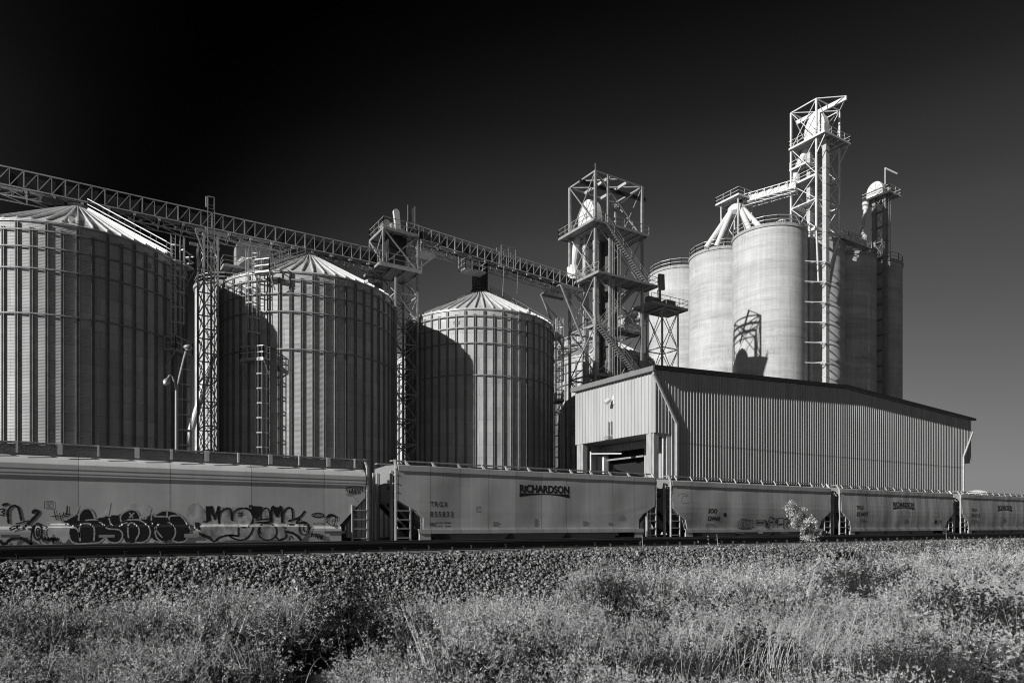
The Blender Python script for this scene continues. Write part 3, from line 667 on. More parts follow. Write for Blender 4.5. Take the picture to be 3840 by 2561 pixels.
# bridge conveyor to the distributor
cv4 = conveyor('conveyor_gallery', (92, 70, ZC+51), 'short white conveyor bridge from the silo-top tower to the spout distributor', 'conveyor galleries between the bins and towers', (90.2, 73.6, ZC+51.0), (93.2, 66.4, ZC+51.2), 1.2, .8, 1.1, 'white', 'white', True, .5)
ds = thing('grain_distributor', (89.6, 74.8, ZS), 'white round distributor with thick slanted spouts on top of the left concrete silos', 'distributor')
dz = ZC+49.4
for x, y in ((88.2, 73.2), (91.4, 73.2), (91.4, 76.6), (88.2, 76.6)): part('leg', MB().beam((x, y, ZS), (x, y, dz+2.2), .16), 'white', ds)
for a, b in (((88.2, 73.2), (88.2, 76.6)), ((88.2, 73.2), (91.4, 73.2))):
    part('brace', MB().beam((*a, ZS+.4), (*b, dz), .09), 'white', ds); part('brace', MB().beam((*b, ZS+.4), (*a, dz), .09), 'white', ds)
platform(ds, 87.6, 91.6, 72.6, 77.2, dz+2.3, 'swn', 'white')
part('distributor_cone', MB().lathe((89.7, 74.6, dz), [(0, -.2), (.9, 0), (1.5, .5), (1.5, 1.2), (.6, 2.1)], 24), 'white', ds)
for tx, ty in ((85.0, 76.9), (86.0, 75.7), (87.6, 77.6), (92.4, 76.8), (87.4, 69.9), (89.4, 68.6), (91.6, 69.6)):
    d = V(tx-89.7, ty-74.6, 0).normalized(); p = V(89.7, 74.6, dz+.5)+d*1.0
    part('spout', MB().tube(p+V(0, 0, .3), V(tx, ty, ZS+.15), .40, 12), 'white', ds)
# roof-top clutter on the near silo
for (x, y, lab, nm, cat) in ((94.2, 69.2, 'white caged vent unit on the nearest silo roof beside the tower', 'vent_unit', 'vent'),):
    o = thing(nm, (x, y, ZS+.2), lab, cat); m = MB().tube((x-1.2, y, ZS+1.2), (x+1.2, y, ZS+1.2), .7, 14).box(x-1, x+1, y-.5, y+.5, ZS+.25, ZS+.7); part('drum', m, 'white', o)
    part('cage', cage((x-1.8, y-.6, 0), ZS+.3, ZS+2.8, (-.6, -.8, 0), (.8, -.6, 0), .7), 'white', o)
# right-hand slim elevator
EX, EY = 115.2, 66.0
be4 = thing('bucket_elevator', (EX, EY, -.2), 'slim bucket elevator with a small railed head platform at the right of the silos', 'bucket elevator', ge)
zh = ZC+55.4
for k in (-1, 1): part('casing', MB().box(EX-.35, EX+.3, EY+k*.9-.3, EY+k*.9+.3, -.2, zh), 'galv_dull', be4)
z = 0; i = 0
while z < zh-1:
    if z > ZS-1: part('brace', MB().beam((EX-.4, EY-.7, z), (EX-.4, EY+.7, z+2.6), .07), 'galv_dull', be4); part('brace', MB().beam((EX-.4, EY+.7, z), (EX-.4, EY-.7, z+2.6), .07), 'galv_dull', be4)
    part('tie_bar', MB().beam((EX-.4, EY-1.25, z), (EX-.4, EY+1.25, z), .09).box(EX-.42, EX+.4, EY-1.3, EY+1.3, z-.07, z+.07), 'galv_dull', be4)
    z += 2.6; i += 1
part('ladder', ladder((EX+.35, EY-1.3, -.2), zh, (0, -1, 0), (1, 0, 0)), 'galv', be4)
platform(be4, EX-1.0, EX+2.5, EY-2.2, EY+2.6, zh, 'wsen', 'white')
elevator_head(be4, EX-.5, EY+.5, zh, .9, 1.55, 2.7)
part('davit', MB().beam((EX-.7, EY-1.3, zh), (EX-.7, EY-1.3, zh+4.2), .12).beam((EX-.7, EY-1.3, zh+4.1), (EX+1.6, EY-2.0, zh+3.5), .18, .28), 'white', be4)
part('drive_motor', MB().tube((EX-.4, EY-1.7, zh+.6), (EX+.9, EY-1.7, zh+.6), .35, 10).box(EX-.3, EX+.7, EY-1.6, EY-1.0, zh+.1, zh+.9), 'galv_dull', be4)
pA, pB = V(EX-.9, EY+2.0, zh-.2), V(111.2, 66.8, ZC+48.8)
part('discharge_spout', MB().tube(pA+V(0, 0, .2), pA-V(0, 0, 1.4), .6, 10, .42).tube(pA-V(0, 0, 1.4), pB, .28, 10).lathe(pB-V(0, 0, 1.6), [(.3, 1.6), (.9, .8), (.9, 0), (.4, -.2)], 16), 'white', be4)
for dx, dy in ((-.9, -.4), (0, -.9), (.9, -.5), (.6, .8)): part('spout', MB().tube(pB+V(dx*.5, dy*.5, -1.6), V(pB.x+dx*1.5, pB.y+dy*1.5, ZS+.1), .2, 8), 'white', be4)
for sx, sy in ((121, 70), (104, 67)): part('guy_wire', MB().beam((EX, EY, zh-2), (sx, sy, ZS+.3), .03), 'galv', be4)
dc = thing('dust_filter', (107.2, 66.8, ZS), 'white upright dust filter on the silo roof beside the distributor', 'filter')
part('body', MB().tube((107.0, 66.9, ZS+.3), (107.0, 66.9, ZS+3.4), .85, 14), 'white', dc)
part('guard_ring', railing([(105.8, 65.8, ZS+2.6), (107.9, 65.8, ZS+2.6), (107.9, 67.9, ZS+2.6), (105.8, 67.9, ZS+2.6)], 1.0, .7, .03, True), 'white', dc)
part('inlet_pipe', MB().tube((106.2, 66.9, ZS+1), (105.0, 66.0, ZS+.6), .35, 10), 'white', dc)
cw = thing('roof_catwalk', (103, 66, ZS), 'railed catwalk along the tops of the shaded concrete silos', 'catwalk')
part('deck', MB().box(99.2, 108.6, 63.6, 64.8, ZS+.5, ZS+.6), 'grate', cw); part('railing', truss(MB(), (99.2, 63.6, ZS+.6), (108.6, 63.6, ZS+.6), 1.2, 8, .07, .05), 'galv_light', cw)
# leg seen over the second bin + leaning pipe in the gap
be5 = thing('bucket_elevator', (20.0, 92, -.2), 'distant round-headed elevator peeking over the roof edge of the second bin', 'bucket elevator', ge)
a = at(946, 965, 92); 
part('casing', MB().box(a.x-1.4, a.x+1.4, 91.2, 92.8, -.2, a.z-1.5), 'galv', be5)
part('elevator_head', MB().prism([(a.x+2.1*math.cos(PI*i/14), 91, a.z+.4+1.9*math.sin(PI*i/14)) for i in range(15)]+[(a.x-2.1, 91, a.z-1.6), (a.x+2.1, 91, a.z-1.6)], (0, 1.6, 0)), 'galv', be5)
b = at(905, 1012, 90); platform(be5, b.x-2.2, b.x+6.5, 89, 91, b.z, 'sw', 'galv_light')
part('discharge_spout', MB().tube(a+V(-1.2, -1.6, -1.5), b+V(-.4, 0, .2), .8, 12, .5), 'galv_light', be5)
c = at(985, 945, 90); platform(be5, c.x-1, c.x+2.6, 88.5, 91, c.z-1.2, 'sw', 'galv')
lp = thing('leaning_pipe', at(697, 1660, 100), 'long pale pipe leaning past the lattice tower in the gap between bins', 'pipe')
part('pipe', MB().tube(at(694, 1690, 100), at(800, 1330, 100), .42, 12), 'white', lp); part('pipe_cable', MB().beam(at(706, 1690, 99.6), at(745, 1530, 99.6), .05), 'galv', lp)
# ------------------------------------------------------------------ shed
YS = 40.; SXL = X_at(2452, YS); SXR = X_at(3642, YS); REC = 1.8
zE = ZC+.3112*YS; zR = zE+1.15; zO = ZC+.181*YS; DP = 10.0
xr = (SXL+SXR)/2
sh = thing('receiving_shed', (xr, YS, -.2), 'long white corrugated metal shed with dark roof trim and open truck doorway', 'shed')
def roofz(x): return zE+(zR-zE)*(1-abs(x-xr)/((SXR-SXL)/2))
def ribbed(xa, xb, y, zlo, zhi, pitch=.35, rh=.085, ny=-1):
    m = MB(); n = int((xb-xa)/pitch); P = (xb-xa)/n; xs = [xa]; off = [0.]
    for i in range(n):
        s = xa+i*P
        xs += [s+.08*P, s+.16*P, s+.34*P, s+.44*P, s+P]; off += [0, rh, rh, 0, 0]
    for x, o in zip(xs, off):
        m.v += [(x, y+ny*o, zlo), (x, y+ny*o, zhi(x) if callable(zhi) else zhi)]
    for i in range(len(xs)-1): m.f.append((2*i, 2*i+2, 2*i+3, 2*i+1))
    return m
fw = ribbed(SXL+REC, SXR-REC, YS, -.2, lambda x: roofz(x)-.3)
front = part('front_wall', fw, 'shed', sh)
part('bay_front', ribbed(SXL+.02, SXL+REC-.004, YS-.003, zO, lambda x: roofz(x)-.3), 'shed', sh)
part('bay_front', ribbed(SXR-REC+.004, SXR-.02, YS-.003, zO, lambda x: roofz(x)-.3), 'shed', sh)
xw_ = SXL+3.0
seam = MB().box(SXL+REC+.3, SXR-REC, YS-.092, YS-.089, ZC+.165*YS, ZC+.165*YS+.03)
part('sheet_lap', seam, 'trim_mid', front)
# left (gable-side) face of the overhang: ribs run along Y
def ribbed_x(x, ya, yb, zlo, zhi, pitch=.40, rh=.07, nx=-1):
    m = MB(); n = int((yb-ya)/pitch); P = (yb-ya)/n; ys = [ya]; off = [0.]
    for i in range(n):
        s = ya+i*P; ys += [s+.36*P, s+.44*P, s+.56*P, s+.64*P, s+P]; off += [0, rh, rh, 0, 0]
    for y, o in zip(ys, off): m.v += [(x+nx*o, y, zlo), (x+nx*o, y, zhi)]
    for i in range(len(ys)-1): m.f.append((2*i, 2*i+2, 2*i+3, 2*i+1))
    return m
part('overhang_face', ribbed_x(SXL, YS+.0, YS+DP, zO, zE-.25), 'shed', sh)
part('overhang_soffit', MB().box(SXL+.03, xw_+.2, YS+.03, YS+DP, zO+.02, zO+.08), 'trim_mid', sh)
part('overhang_soffit', MB().box(SXR-REC, SXR-.03, YS+.03, YS+DP, zO+.02, zO+.08), 'trim_mid', sh)
part('right_face', MB().box(SXR-.04, SXR, YS+.04, YS+DP, zO, zE-.25).box(SXR-REC-.06, SXR-REC, YS+.06, YS+DP, -.2, zO), 'shed', sh)
part('back_wall', MB().prism([(SXL, YS+DP, zO), (SXR, YS+DP, zO), (SXR, YS+DP, zE-.25), (xr, YS+DP, zR-.25), (SXL, YS+DP, zE-.25)], (0, .06, 0)).box(SXL+REC, SXR-REC, YS+DP, YS+DP+.06, -.2, zO), 'shed', sh)
rf = MB()
for xa, xb, za_, zb_ in ((SXL-.25, xr, zE-.02, zR), (xr, SXR+.25, zR, zE-.02)):
    rf.quad8([(xa, YS-.3, za_-.22), (xb, YS-.3, zb_-.22), (xb, YS+DP+.3, zb_-.22), (xa, YS+DP+.3, za_-.22), (xa, YS-.3, za_-.1), (xb, YS-.3, zb_-.1), (xb, YS+DP+.3, zb_-.1), (xa, YS+DP+.3, za_-.1)])
rfo = part('roof', rf, 'roof', sh)
tr = MB()
for xa, xb, za_, zb_ in ((SXL-.3, xr, zE-.04, zR-.02), (xr, SXR+.3, zR-.02, zE-.04)):
    tr.quad8([(xa, YS-.42, za_-.24), (xb, YS-.42, zb_-.24), (xb, YS-.31, zb_-.24), (xa, YS-.31, za_-.24), (xa, YS-.42, za_+.03), (xb, YS-.42, zb_+.03), (xb, YS-.31, zb_+.03), (xa, YS-.31, za_+.03)])
part('gable_trim', tr, 'trim', rfo)
part('gutter', MB().box(SXL-.36, SXL-.04, YS-.3, YS+DP+.3, zE-.46, zE-.06), 'trim_mid', rfo)
part('downspout', MB().beam((SXL-.12, YS-.12, zE-.45), (SXL-.12, YS-.12, zE-.7), .16).beam((SXL-.12, YS-.12, zE-.7), (SXL+2.35, YS-.14, zE-4.35), .17).beam((SXL+2.35, YS-.14, zE-4.3), (SXL+2.35, YS-.14, -.2), .17), 'galv_light', sh)
part('downspout', MB().beam((SXR+.1, YS-.12, zE-1.6), (SXR-REC-.3, YS-.14, zE-4.6), .17).beam((SXR-REC-.3, YS-.14, zE-4.55), (SXR-REC-.3, YS-.14, -.2), .17), 'galv_light', sh)
xw = SXL+3.0
# recessed wall below the overhang with the doorway
yd0, yd1 = YS+4.3, YS+9.0; zd = ZC+6.6
rw = ribbed_x(xw, YS+.05, yd0, -.2, zO); rw2 = ribbed_x(xw, yd1, YS+DP, -.2, zO); rw3 = ribbed_x(xw, yd0, yd1, zd, zO)
part('return_wall', MB().box(SXL+REC+.02, xw-.01, YS+.1, YS+.2, -.2, zO), 'shed', sh); part('recessed_wall', rw, 'shed', sh); part('recessed_wall', rw2, 'shed', sh); part('recessed_wall', rw3, 'shed', sh)
dw = part('doorway', MB().box(xw+.6, xw+.65, yd0-.5, yd1+.5, -.2, zd+.3).box(xw+.05, xw+.6, yd0-.1, yd0, -.2, zd).box(xw+.05, xw+.6, yd1, yd1+.1, -.2, zd), 'black', sh)  # black back sheet and jambs stand in for the unlit depth behind the opening
part('rolled_door', MB().prism([(xw-.12, yd0, zd-.75), (xw-.12, yd1, zd-.75), (xw-.12, yd1, zd-.6), (xw-.12, yd0, zd-.6)], (.1, 0, 0)), 'galv', dw)
part('door_pier', MB().box(xw-.55, xw-.03, yd1+.0, yd1+.9, -.2, zd-.3), 'white', sh)
for ya in (YS+.0, YS+DP-1.0):
    part('column', MB().box(SXL+.05, SXL+.55, ya+.04, ya+.9, -.2, zO-.002).box(SXL-.0, SXL+.05, ya+.3, ya+.6, -.2, zO-.002), 'pier', sh)
part('column', MB().box(SXL+1.35, SXL+1.75, YS-.02, YS+.5, -.2, zO-.002), 'white', sh)  # sunlit edge of the front wall, its brightness put into white paint
part('standpipe', MB().tube((SXL+.95, YS+.1, -.2), (SXL+1.05, YS+.1, zO), .09, 8), 'white', sh)
gate = thing('barrier_arm', (SXL-.4, YS+DP-3, -.2), 'white barrier arm on a post at the truck doorway', 'barrier')
g0 = at(2215, 1701, YS+DP-1.5); g1 = at(2330, 1700, YS+2.4)
part('post', MB().tube((g0.x, g0.y, -.2), g0+V(0, 0, .2), .07, 8), 'white', gate); part('arm', MB().beam(g0, g1, .08, .10), 'white', gate)
fld = thing('floodlight', (SXL-.05, YS+4.9, zE-2.0), 'small white floodlight mounted high on the shed end wall', 'floodlight')
part('bracket', MB().box(SXL-.1, SXL-.035, YS+4.6, YS+4.85, zE-2.3, zE-1.6).beam((SXL-.1, YS+4.7, zE-1.95), (SXL-.5, YS+4.9, zE-2.0), .06), 'white', fld)
part('lamp_head', MB().tube((SXL-.4, YS+4.9, zE-1.95), (SXL-.75, YS+5.0, zE-2.25), .2, 10), 'white', fld)
hp = thing('wall_hopper', (SXL-.05, YS+5.2, zO), 'small white basket with two poles on the lower edge of the shed end wall', 'basket')
part('basket', MB().box(SXL-.5, SXL-.04, YS+4.9, YS+5.5, zO-.05, zO+.25), 'galv', hp)
for yy in (YS+4.95, YS+5.3): part('pole', MB().beam((SXL-.15, yy, zO+.35), (SXL-.15, yy, zO+1.5), .07), 'galv', hp)
tk = thing('distant_tank', (230, 95, -.2), 'white domed tank far behind the last railcars', 'tank')
tp = at(3664, 1846, 100)
part('tank_body', MB().lathe((tp.x, tp.y, -.2), [(3.2, 0), (3.2, tp.z-.3), (2.4, tp.z+.5), (.8, tp.z+.9), (0, tp.z+.95)], 32), 'white', tk)
tk.location = (tp.x, tp.y, -.2); WL[tk.name] = V(tp.x, tp.y, -.2)
for c in tk.children: c.location = (230-tp.x, 95-tp.y, 0)
# ------------------------------------------------------------------ street lamp
lm = thing('street_lamp', (X_at(662, 45), 45, -.2), 'two-armed grey street lamp in front of the leftmost grain bin', 'street lamp')
s0 = at(661, 1462, 45); e1 = at(702, 1312, 45); e2 = at(632, 1414, 45); e3 = at(643, 1408, 45)
part('pole', MB().tube((s0.x, 45, -.2), s0, .085, 10, .07), 'lamp', lm)
arm = MB().path([s0, at(676, 1400, 45), at(688, 1350, 45), at(697, 1318, 45)], .06, 8); part('arm', arm, 'lamp', lm)
part('arm', MB().path([s0, at(652, 1428, 45), at(645, 1411, 45), at(637, 1407, 45), at(630, 1417, 45)], .055, 8), 'lamp', lm)
def lamp_head(c, d):
    d = Vector(d).normalized(); a = part('lamp_head', MB().tube(c-d*.12, c+d*.08, .10, 14, .19).tube(c+d*.08, c+d*.14, .19, 14, .19), 'lamp', lm, True)
    part('lens', MB().tube(c+d*.14, c+d*.32, .17, 14, .08), 'white', a)
c = at(705, 1303, 45); h = part('lamp_head', MB().lathe((c.x, c.y, c.z), [(0, .15), (.15, .14), (.23, .07), (.25, 0), (.23, -.05), (.15, -.12), (0, -.13)], 20), 'lamp', lm, True)
part('lens', MB().lathe((c.x, c.y, c.z), [(.16, -.1), (.12, -.17), (0, -.18)], 20), 'white', h)
lamp_head(at(626, 1427, 45), (-.35, -.4, -.85))
# ------------------------------------------------------------------ hopper cars
TY = 31.6
def make_profile(kind):
    if kind == 'a': return [(0, 4.46), (.6, 4.42), (1.1, 4.32), (1.38, 4.14), (1.49, 3.98), (1.505, 3.95), (1.505, 3.78), (1.492, 3.77), (1.492, 3.63), (1.48, 3.62), (1.48, 3.53), (1.44, 3.49), (1.44, 3.0), (1.44, 2.4), (1.44, 1.95), (1.44, 1.64)], (3.0, 1.64)
    if kind == 'b': return [(0, 4.62), (1.0, 4.58), (1.50, 4.55), (1.525, 4.53), (1.525, 4.28), (1.48, 4.26), (1.485, 3.6), (1.49, 2.9), (1.49, 2.4), (1.48, 2.07), (1.47, 1.53)], (2.88, 2.07)
    return [(0, 4.58), (.9, 4.52), (1.45, 4.42), (1.52, 4.40), (1.52, 4.13), (1.455, 4.10), (1.49, 3.7), (1.535, 3.2), (1.555, 2.85), (1.55, 2.5), (1.52, 2.05), (1.46, 1.48)], (2.75, 1.9)
def side_y(prof, z):
    """half width of the car side at height z (side sheet below the top plate)"""
    best = prof[-1][0]
    for (ya, za_), (yb, zb_) in zip(prof[:-1], prof[1:]):
        if zb_ <= z <= za_ and za_ > zb_: best = ya+(yb-ya)*(za_-z)/(za_-zb_)
    return best
def hopper_car(x0, L_, kind, label, mats, z_walk=4.72, nb=14, roofc=None):
    prof, (zc_, zl_) = make_profile(kind)
    root = thing('hopper_car', (x0, TY, 0), label, 'railcar', 'covered hopper cars in the grain train')
    x1 = x0+L_
    def off(z):
        if z >= zc_: return 0.
        if kind == 'b':
            t = (zc_-z)/(zc_-zl_); return min(1.27, .45+.82*t)
        return 1.27*min(1, (zc_-z)/(zc_-zl_))
    p2 = []
    for (ya, za_), (yb, zb_) in zip(prof[:-1], prof[1:]):
        p2.append((ya, za_))
        if zb_ < zc_ < za_-.01: t = (za_-zc_)/(za_-zb_); p2.append((ya+(yb-ya)*t, zc_))
    p2.append(prof[-1]); m = MB(); nx = 96
    ring = [(-y, z) for y, z in reversed(p2)]+[(y, z) for y, z in p2[1:]]     # near sill -> roof -> far sill
    rnd = random.Random(int(x0*10)+3)
    wa_ = .15 if kind == 'a' else 1.; wav = [(rnd.uniform(1.1, 3.4), rnd.uniform(0, 6), rnd.uniform(.004, .011)*wa_) for _ in range(3)]
    top = prof[4 if kind != 'a' else 11][1]-.05
    def wave(x, z):
        if z >= top: return 0.
        return min(1, (top-z)/.5)*min(1, (z-prof[-1][1])/.3+.2)*sum(a*math.sin(k*(x-x0)+p) for k, p, a in wav)
    def sidey(x, z):
        z = min(max(z, p2[-1][1]), 4.0 if kind != 'a' else 3.44)
        for (ya, za_), (yb, zb_) in zip(p2[:-1], p2[1:]):
            if zb_ <= z <= za_ and za_ > zb_:
                t = (za_-z)/(za_-zb_); return (ya-wave(x, za_))*(1-t)+(yb-wave(x, zb_))*t
        return p2[-1][0]
    for i in range(nx+1):
        t = i/nx
        for y, z in ring:
            o = off(z); x = x0+o+(L_-2*o)*t; dy = 0
            if y < 0: dy = wave(x, z)
            m.v.append((x, TY+y+dy, z))
    k = len(ring)
    for i in range(nx):
        for j in range(k-1): m.f.append((i*k+j, (i+1)*k+j, (i+1)*k+j+1, i*k+j+1))
    h = (k-1)//2
    for i in (0, nx):
        for j in range(h):
            a, b = i*k+j, i*k+k-1-j
            if j+1 == h: m.f.append((a, a+1, b))
            else: m.f.append((a, a+1, b-1, b))
    for i in range(nx): m.f.append((i*k, (i+1)*k, (i+1)*k+k-1, i*k+k-1))
    body = part('body', m, mats, root)
    zs = prof[-1][1]
    if kind == 'a':
        s = MB(); pts = [(-1.44, zs+.06), (-1.50, zs+.02), (-1.57, zs-.04), (-1.58, zs-.14), (-1.56, zs-.62), (-1.4, zs-.62), (-1.4, zs+.06)]
        for sg in (1, -1): s.prism([(x0+1.15, TY+sg*y, z) for y, z in pts], (L_-2.3, 0, 0))
    else:
        s = MB()
        for sg in (1, -1):
            s.box(x0+1.0, x1-1.0, TY+sg*1.57-.02, TY+sg*1.57+.02, zs-.19, zs); s.box(x0+1.0, x1-1.0, min(TY+sg*1.42, TY+sg*1.55), max(TY+sg*1.42, TY+sg*1.55), zs-.01, zs+.02)
            for xx in (x0+1.05, x1-1.65): s.box(xx, xx+.6, TY+sg*1.5-.05, TY+sg*1.5+.05, zs-.5, zs-.19)
    sill = part('side_sill', s, mats, root)
    # roof walkway and hatch trough
    wk = MB(); rb = .95 if kind == 'a' else .8
    for a, b in ((-rb-.35, -rb), (rb, rb+.35)): wk.box(x0-.15, x1+.15, TY+a, TY+b, z_walk-.05, z_walk).cut()
    if kind == 'a':
        zz = z_walk-.06; part('walkway_screen', MB().prism([(x0+.1, TY-rb, zz), (x0+.1, TY-1.12, zz-.34), (x0+.1, TY-1.10, zz-.36), (x0+.1, TY-rb+.04, zz)], (L_-.2, 0, 0)), 'screen', root)
    n_ = int(L_/.3)
    parts('roof_walkway', wk, 'grate', root)
    htr = MB()
    for i in range(8):
        a = x0+.6+(L_-1.2)*i/8; htr.box(a+.05, a+(L_-1.2)/8-.1, TY-.42, TY+.42, 4.45, z_walk-.08).cut()
    parts('hatch_cover', htr, 'under', root)
    bk = MB()
    for i in range(nb):
        x = x0+.5+(L_-1.0)*i/(nb-1); wdt = .10 if (kind != 'a' or i % 2) else .22
        if kind == 'a': bk.box(x, x+wdt*.7, TY-1.40, TY-1.345, z_walk-.42, z_walk-.01); bk.beam((x+wdt*.35, TY-1.37, z_walk-.03), (x+wdt*.35, TY-.9, z_walk-.03), .05).cut()
        elif kind == 'b': bk.prism([(x, TY-1.3, 4.56), (x+.16, TY-1.3, 4.56), (x+.03, TY-1.15, z_walk), (x-.03, TY-1.15, z_walk)], (0, .06, 0)).cut()
        else: bk.beam((x+.06, TY-1.28, 4.46), (x-.02, TY-1.15, z_walk), .1, .06).cut()
    parts('walkway_bracket', bk, mats, root)
    # ends: corner posts, ladders, platforms, slope-sheet bracing, couplers
    for e, sg in ((x0, 1), (x1, -1)):
        cp = MB(); cp.beam((e-sg*.10, TY-1.43, .95), (e-sg*.10, TY-1.43, 4.35), .09).beam((e-sg*.10, TY-1.43, 4.35), (e-sg*.05, TY-1.15, z_walk), .09).cut(); cp.beam((e-sg*.10, TY+1.43, .95), (e-sg*.10, TY+1.43, 4.35), .09).cut()
        cp.beam((e-sg*.10, TY-.9, 1.0), (e-sg*.10, TY-.9, 4.3), .13).cut().beam((e-sg*.10, TY+.9, 1.0), (e-sg*.10, TY+.9, 4.3), .13)
        parts('corner_post', cp, M['galv_light'] if kind != 'b' else mats, root)
        ld = MB(); xa, xb = e-sg*.10, e+sg*.62
        ld.beam((xb, TY-1.46, .98), (xb, TY-1.46, 2.65), .06)
        for z in (1.15, 1.58, 2.0, 2.42): ld.beam((xa, TY-1.46, z), (xb, TY-1.46, z), .045)
        for z in (2.9, 3.3, 3.7, 4.1): ld.beam((xa, TY-1.5, z), (xa, TY-1.0, z), .04)
        ld.beam((xa, TY-1.0, 2.8), (xa, TY-1.0, 4.2), .04)
        part('end_ladder', ld, 'galv_light', root)
        ep = MB().box(min(e-sg*.15, e+sg*1.35), max(e-sg*.15, e+sg*1.35), TY-1.5, TY+1.5, .93, 1.02); ep.box(min(e-sg*.2, e+sg*2.4), max(e-sg*.2, e+sg*2.4), TY-.35, TY+.35, .7, 1.15)
        part('end_platform', ep, 'under', root)
        sb = MB()
        for yy in (-1.1, 1.1, 0): sb.beam((e+sg*.1, TY+yy, zc_-.1), (e+sg*1.5, TY+yy, zl_-.7), .12, .2).cut()
        sb.beam((e+sg*.9, TY-1.0, 1.0), (e+sg*.9, TY-1.0, zl_+.3), .14)
        parts('slope_brace', sb, 'under', root)
        bt = MB().tube((e+sg*1.3, TY-.8, 1.35), (e+sg*1.3, TY+.2, 1.35), .2, 12).cut().box(min(e+sg*.8, e+sg*1.15), max(e+sg*.8, e+sg*1.15), TY-1.15, TY-.75, 1.05, 1.5)
        parts('brake_gear', bt, 'under', root)
        part('coupler', MB().box(min(e-sg*.75, e), max(e-sg*.75, e), TY-.12, TY+.12, .72, .98), 'under', root)
        tk_ = MB(); tx = e+sg*2.0; tk_.box(tx-1.25, tx+1.25, TY-1.1, TY-.95, .38, .62); tk_.box(tx-1.25, tx+1.25, TY+.95, TY+1.1, .38, .62); tk_.box(tx-.3, tx+.3, TY-1.05, TY+1.05, .35, .75)
        tkk = part('truck', tk_, 'under', root)
        for wx in (tx-.88, tx+.88): part('wheel_set', MB().tube((wx, TY-.78, .44), (wx, TY-.66, .44), .44, 20).tube((wx, TY+.66, .44), (wx, TY+.78, .44), .44, 20).tube((wx, TY-.8, .44), (wx, TY+.8, .44), .08, 8), 'under', tkk)
    nh = 3; wl_ = (L_-5.2)/nh
    for i in range(nh):
        a = x0+2.6+i*wl_; z1_ = zs-.15
        part('hopper', MB().quad8([(a+wl_*.28, TY-.55, .3), (a+wl_*.72, TY-.55, .3), (a+wl_*.72, TY+.55, .3), (a+wl_*.28, TY+.55, .3), (a+.03, TY-1.36, z1_), (a+wl_-.03, TY-1.36, z1_), (a+wl_-.03, TY+1.36, z1_), (a+.03, TY+1.36, z1_)]) or MB(), 'under', root) if False else None
        hm = MB(); hm.quad8([(a+wl_*.28, TY-.95, .3), (a+wl_*.72, TY-.95, .3), (a+wl_*.72, TY+.95, .3), (a+wl_*.28, TY+.95, .3), (a+.03, TY-1.36, z1_), (a+wl_-.03, TY-1.36, z1_), (a+wl_-.03, TY+1.36, z1_), (a+.03, TY+1.36, z1_)])
        part('hopper', hm, 'trim_mid', root)
    return root, body, sill, prof, sidey
m1 = car_mat('car_paint_pale', .64, 3.05, .06); m2 = car_mat('car_paint_grey', .50, 1.62, .10); m3 = car_mat('car_paint_weathered', .44, 1.55, .11); m4 = car_mat('car_paint_streaked', .42, 1.3, .42)
c1 = hopper_car(-6.0, 17.15, 'a', 'graffiti-covered pale hopper railcar at the left end of the train', m1, 4.74, 14)
c2 = hopper_car(12.74, 16.25, 'b', 'grey hopper railcar numbered 855833 with a bold black name, second in the train', m2, 4.80, 12)
c3 = hopper_car(30.42, 15.74, 'c', 'round-sided hopper railcar numbered 124468, behind the leaning weed', m3, 4.74, 12)
c4 = hopper_car(47.5, 16.14, 'c', 'streaky round-sided hopper railcar numbered 854497', m4, 4.70, 14)
c5 = hopper_car(65.2, 16.14, 'c', 'streaky round-sided hopper railcar at the right edge of the photo', m4, 4.70, 14)
# ---- lettering and graffiti: flat paint that follows the side sheet
def side_pt(car, X, z, eps=.008):
    root, body, sill, prof, sidey = car; zs = prof[-1][1]
    if z < zs+.05: y = 1.585 if prof[0][1] == 4.46 else 1.60
    elif z < zs+.12 and prof[0][1] == 4.46: y = 1.53
    else: y = sidey(X, z)
    return (X, TY-y-eps*.5-.0015, z)
def plane_xz(px, py, Y=30.1):
    p = at(px, py, Y); return p.x, p.z
def side_text(car, s, px, py, hpx, name='lettering', wpx=None, shear=0, bold=0, m='letter', align='LEFT'):
    """text whose baseline starts at the photo point and whose cap height is hpx there"""
    x, z = plane_xz(px, py); _, zt_ = plane_xz(px, py-hpx); size = (zt_-z)/.70
    vs, fs = text_mesh(s, size, shear, 1, bold*size, 'LEFT')
    w0 = max(v[0] for v in vs); sx = 1.
    if wpx: x2, _ = plane_xz(px+wpx, py); sx = (x2-x)/w0
    mb = MB(); mb.v = [side_pt(car, x+a*sx, z+b) for a, b in vs]; mb.f = fs
    return part(name, mb, m, car[1])
def side_poly(car, pts, eps=.008, m='letter', name='marking', step=.05):
    """filled outline, scan-converted so that it follows the side"""
    pts = [plane_xz(*p) for p in pts]; zs = [p[1] for p in pts]; z = min(zs); mb = MB()
    while z < max(zs):
        zm = z+step/2; xs = []
        for (xa, za_), (xb, zb_) in zip(pts, pts[1:]+pts[:1]):
            if (za_ <= zm) != (zb_ <= zm): xs.append(xa+(xb-xa)*(zm-za_)/(zb_-za_))
        xs.sort()
        for a, b in zip(xs[::2], xs[1::2]):
            k = len(mb.v); mb.v += [side_pt(car, a, z, eps), side_pt(car, b, z, eps), side_pt(car, b, z+step, eps), side_pt(car, a, z+step, eps)]; mb.f.append((k, k+1, k+2, k+3))
        z += step
    return mb
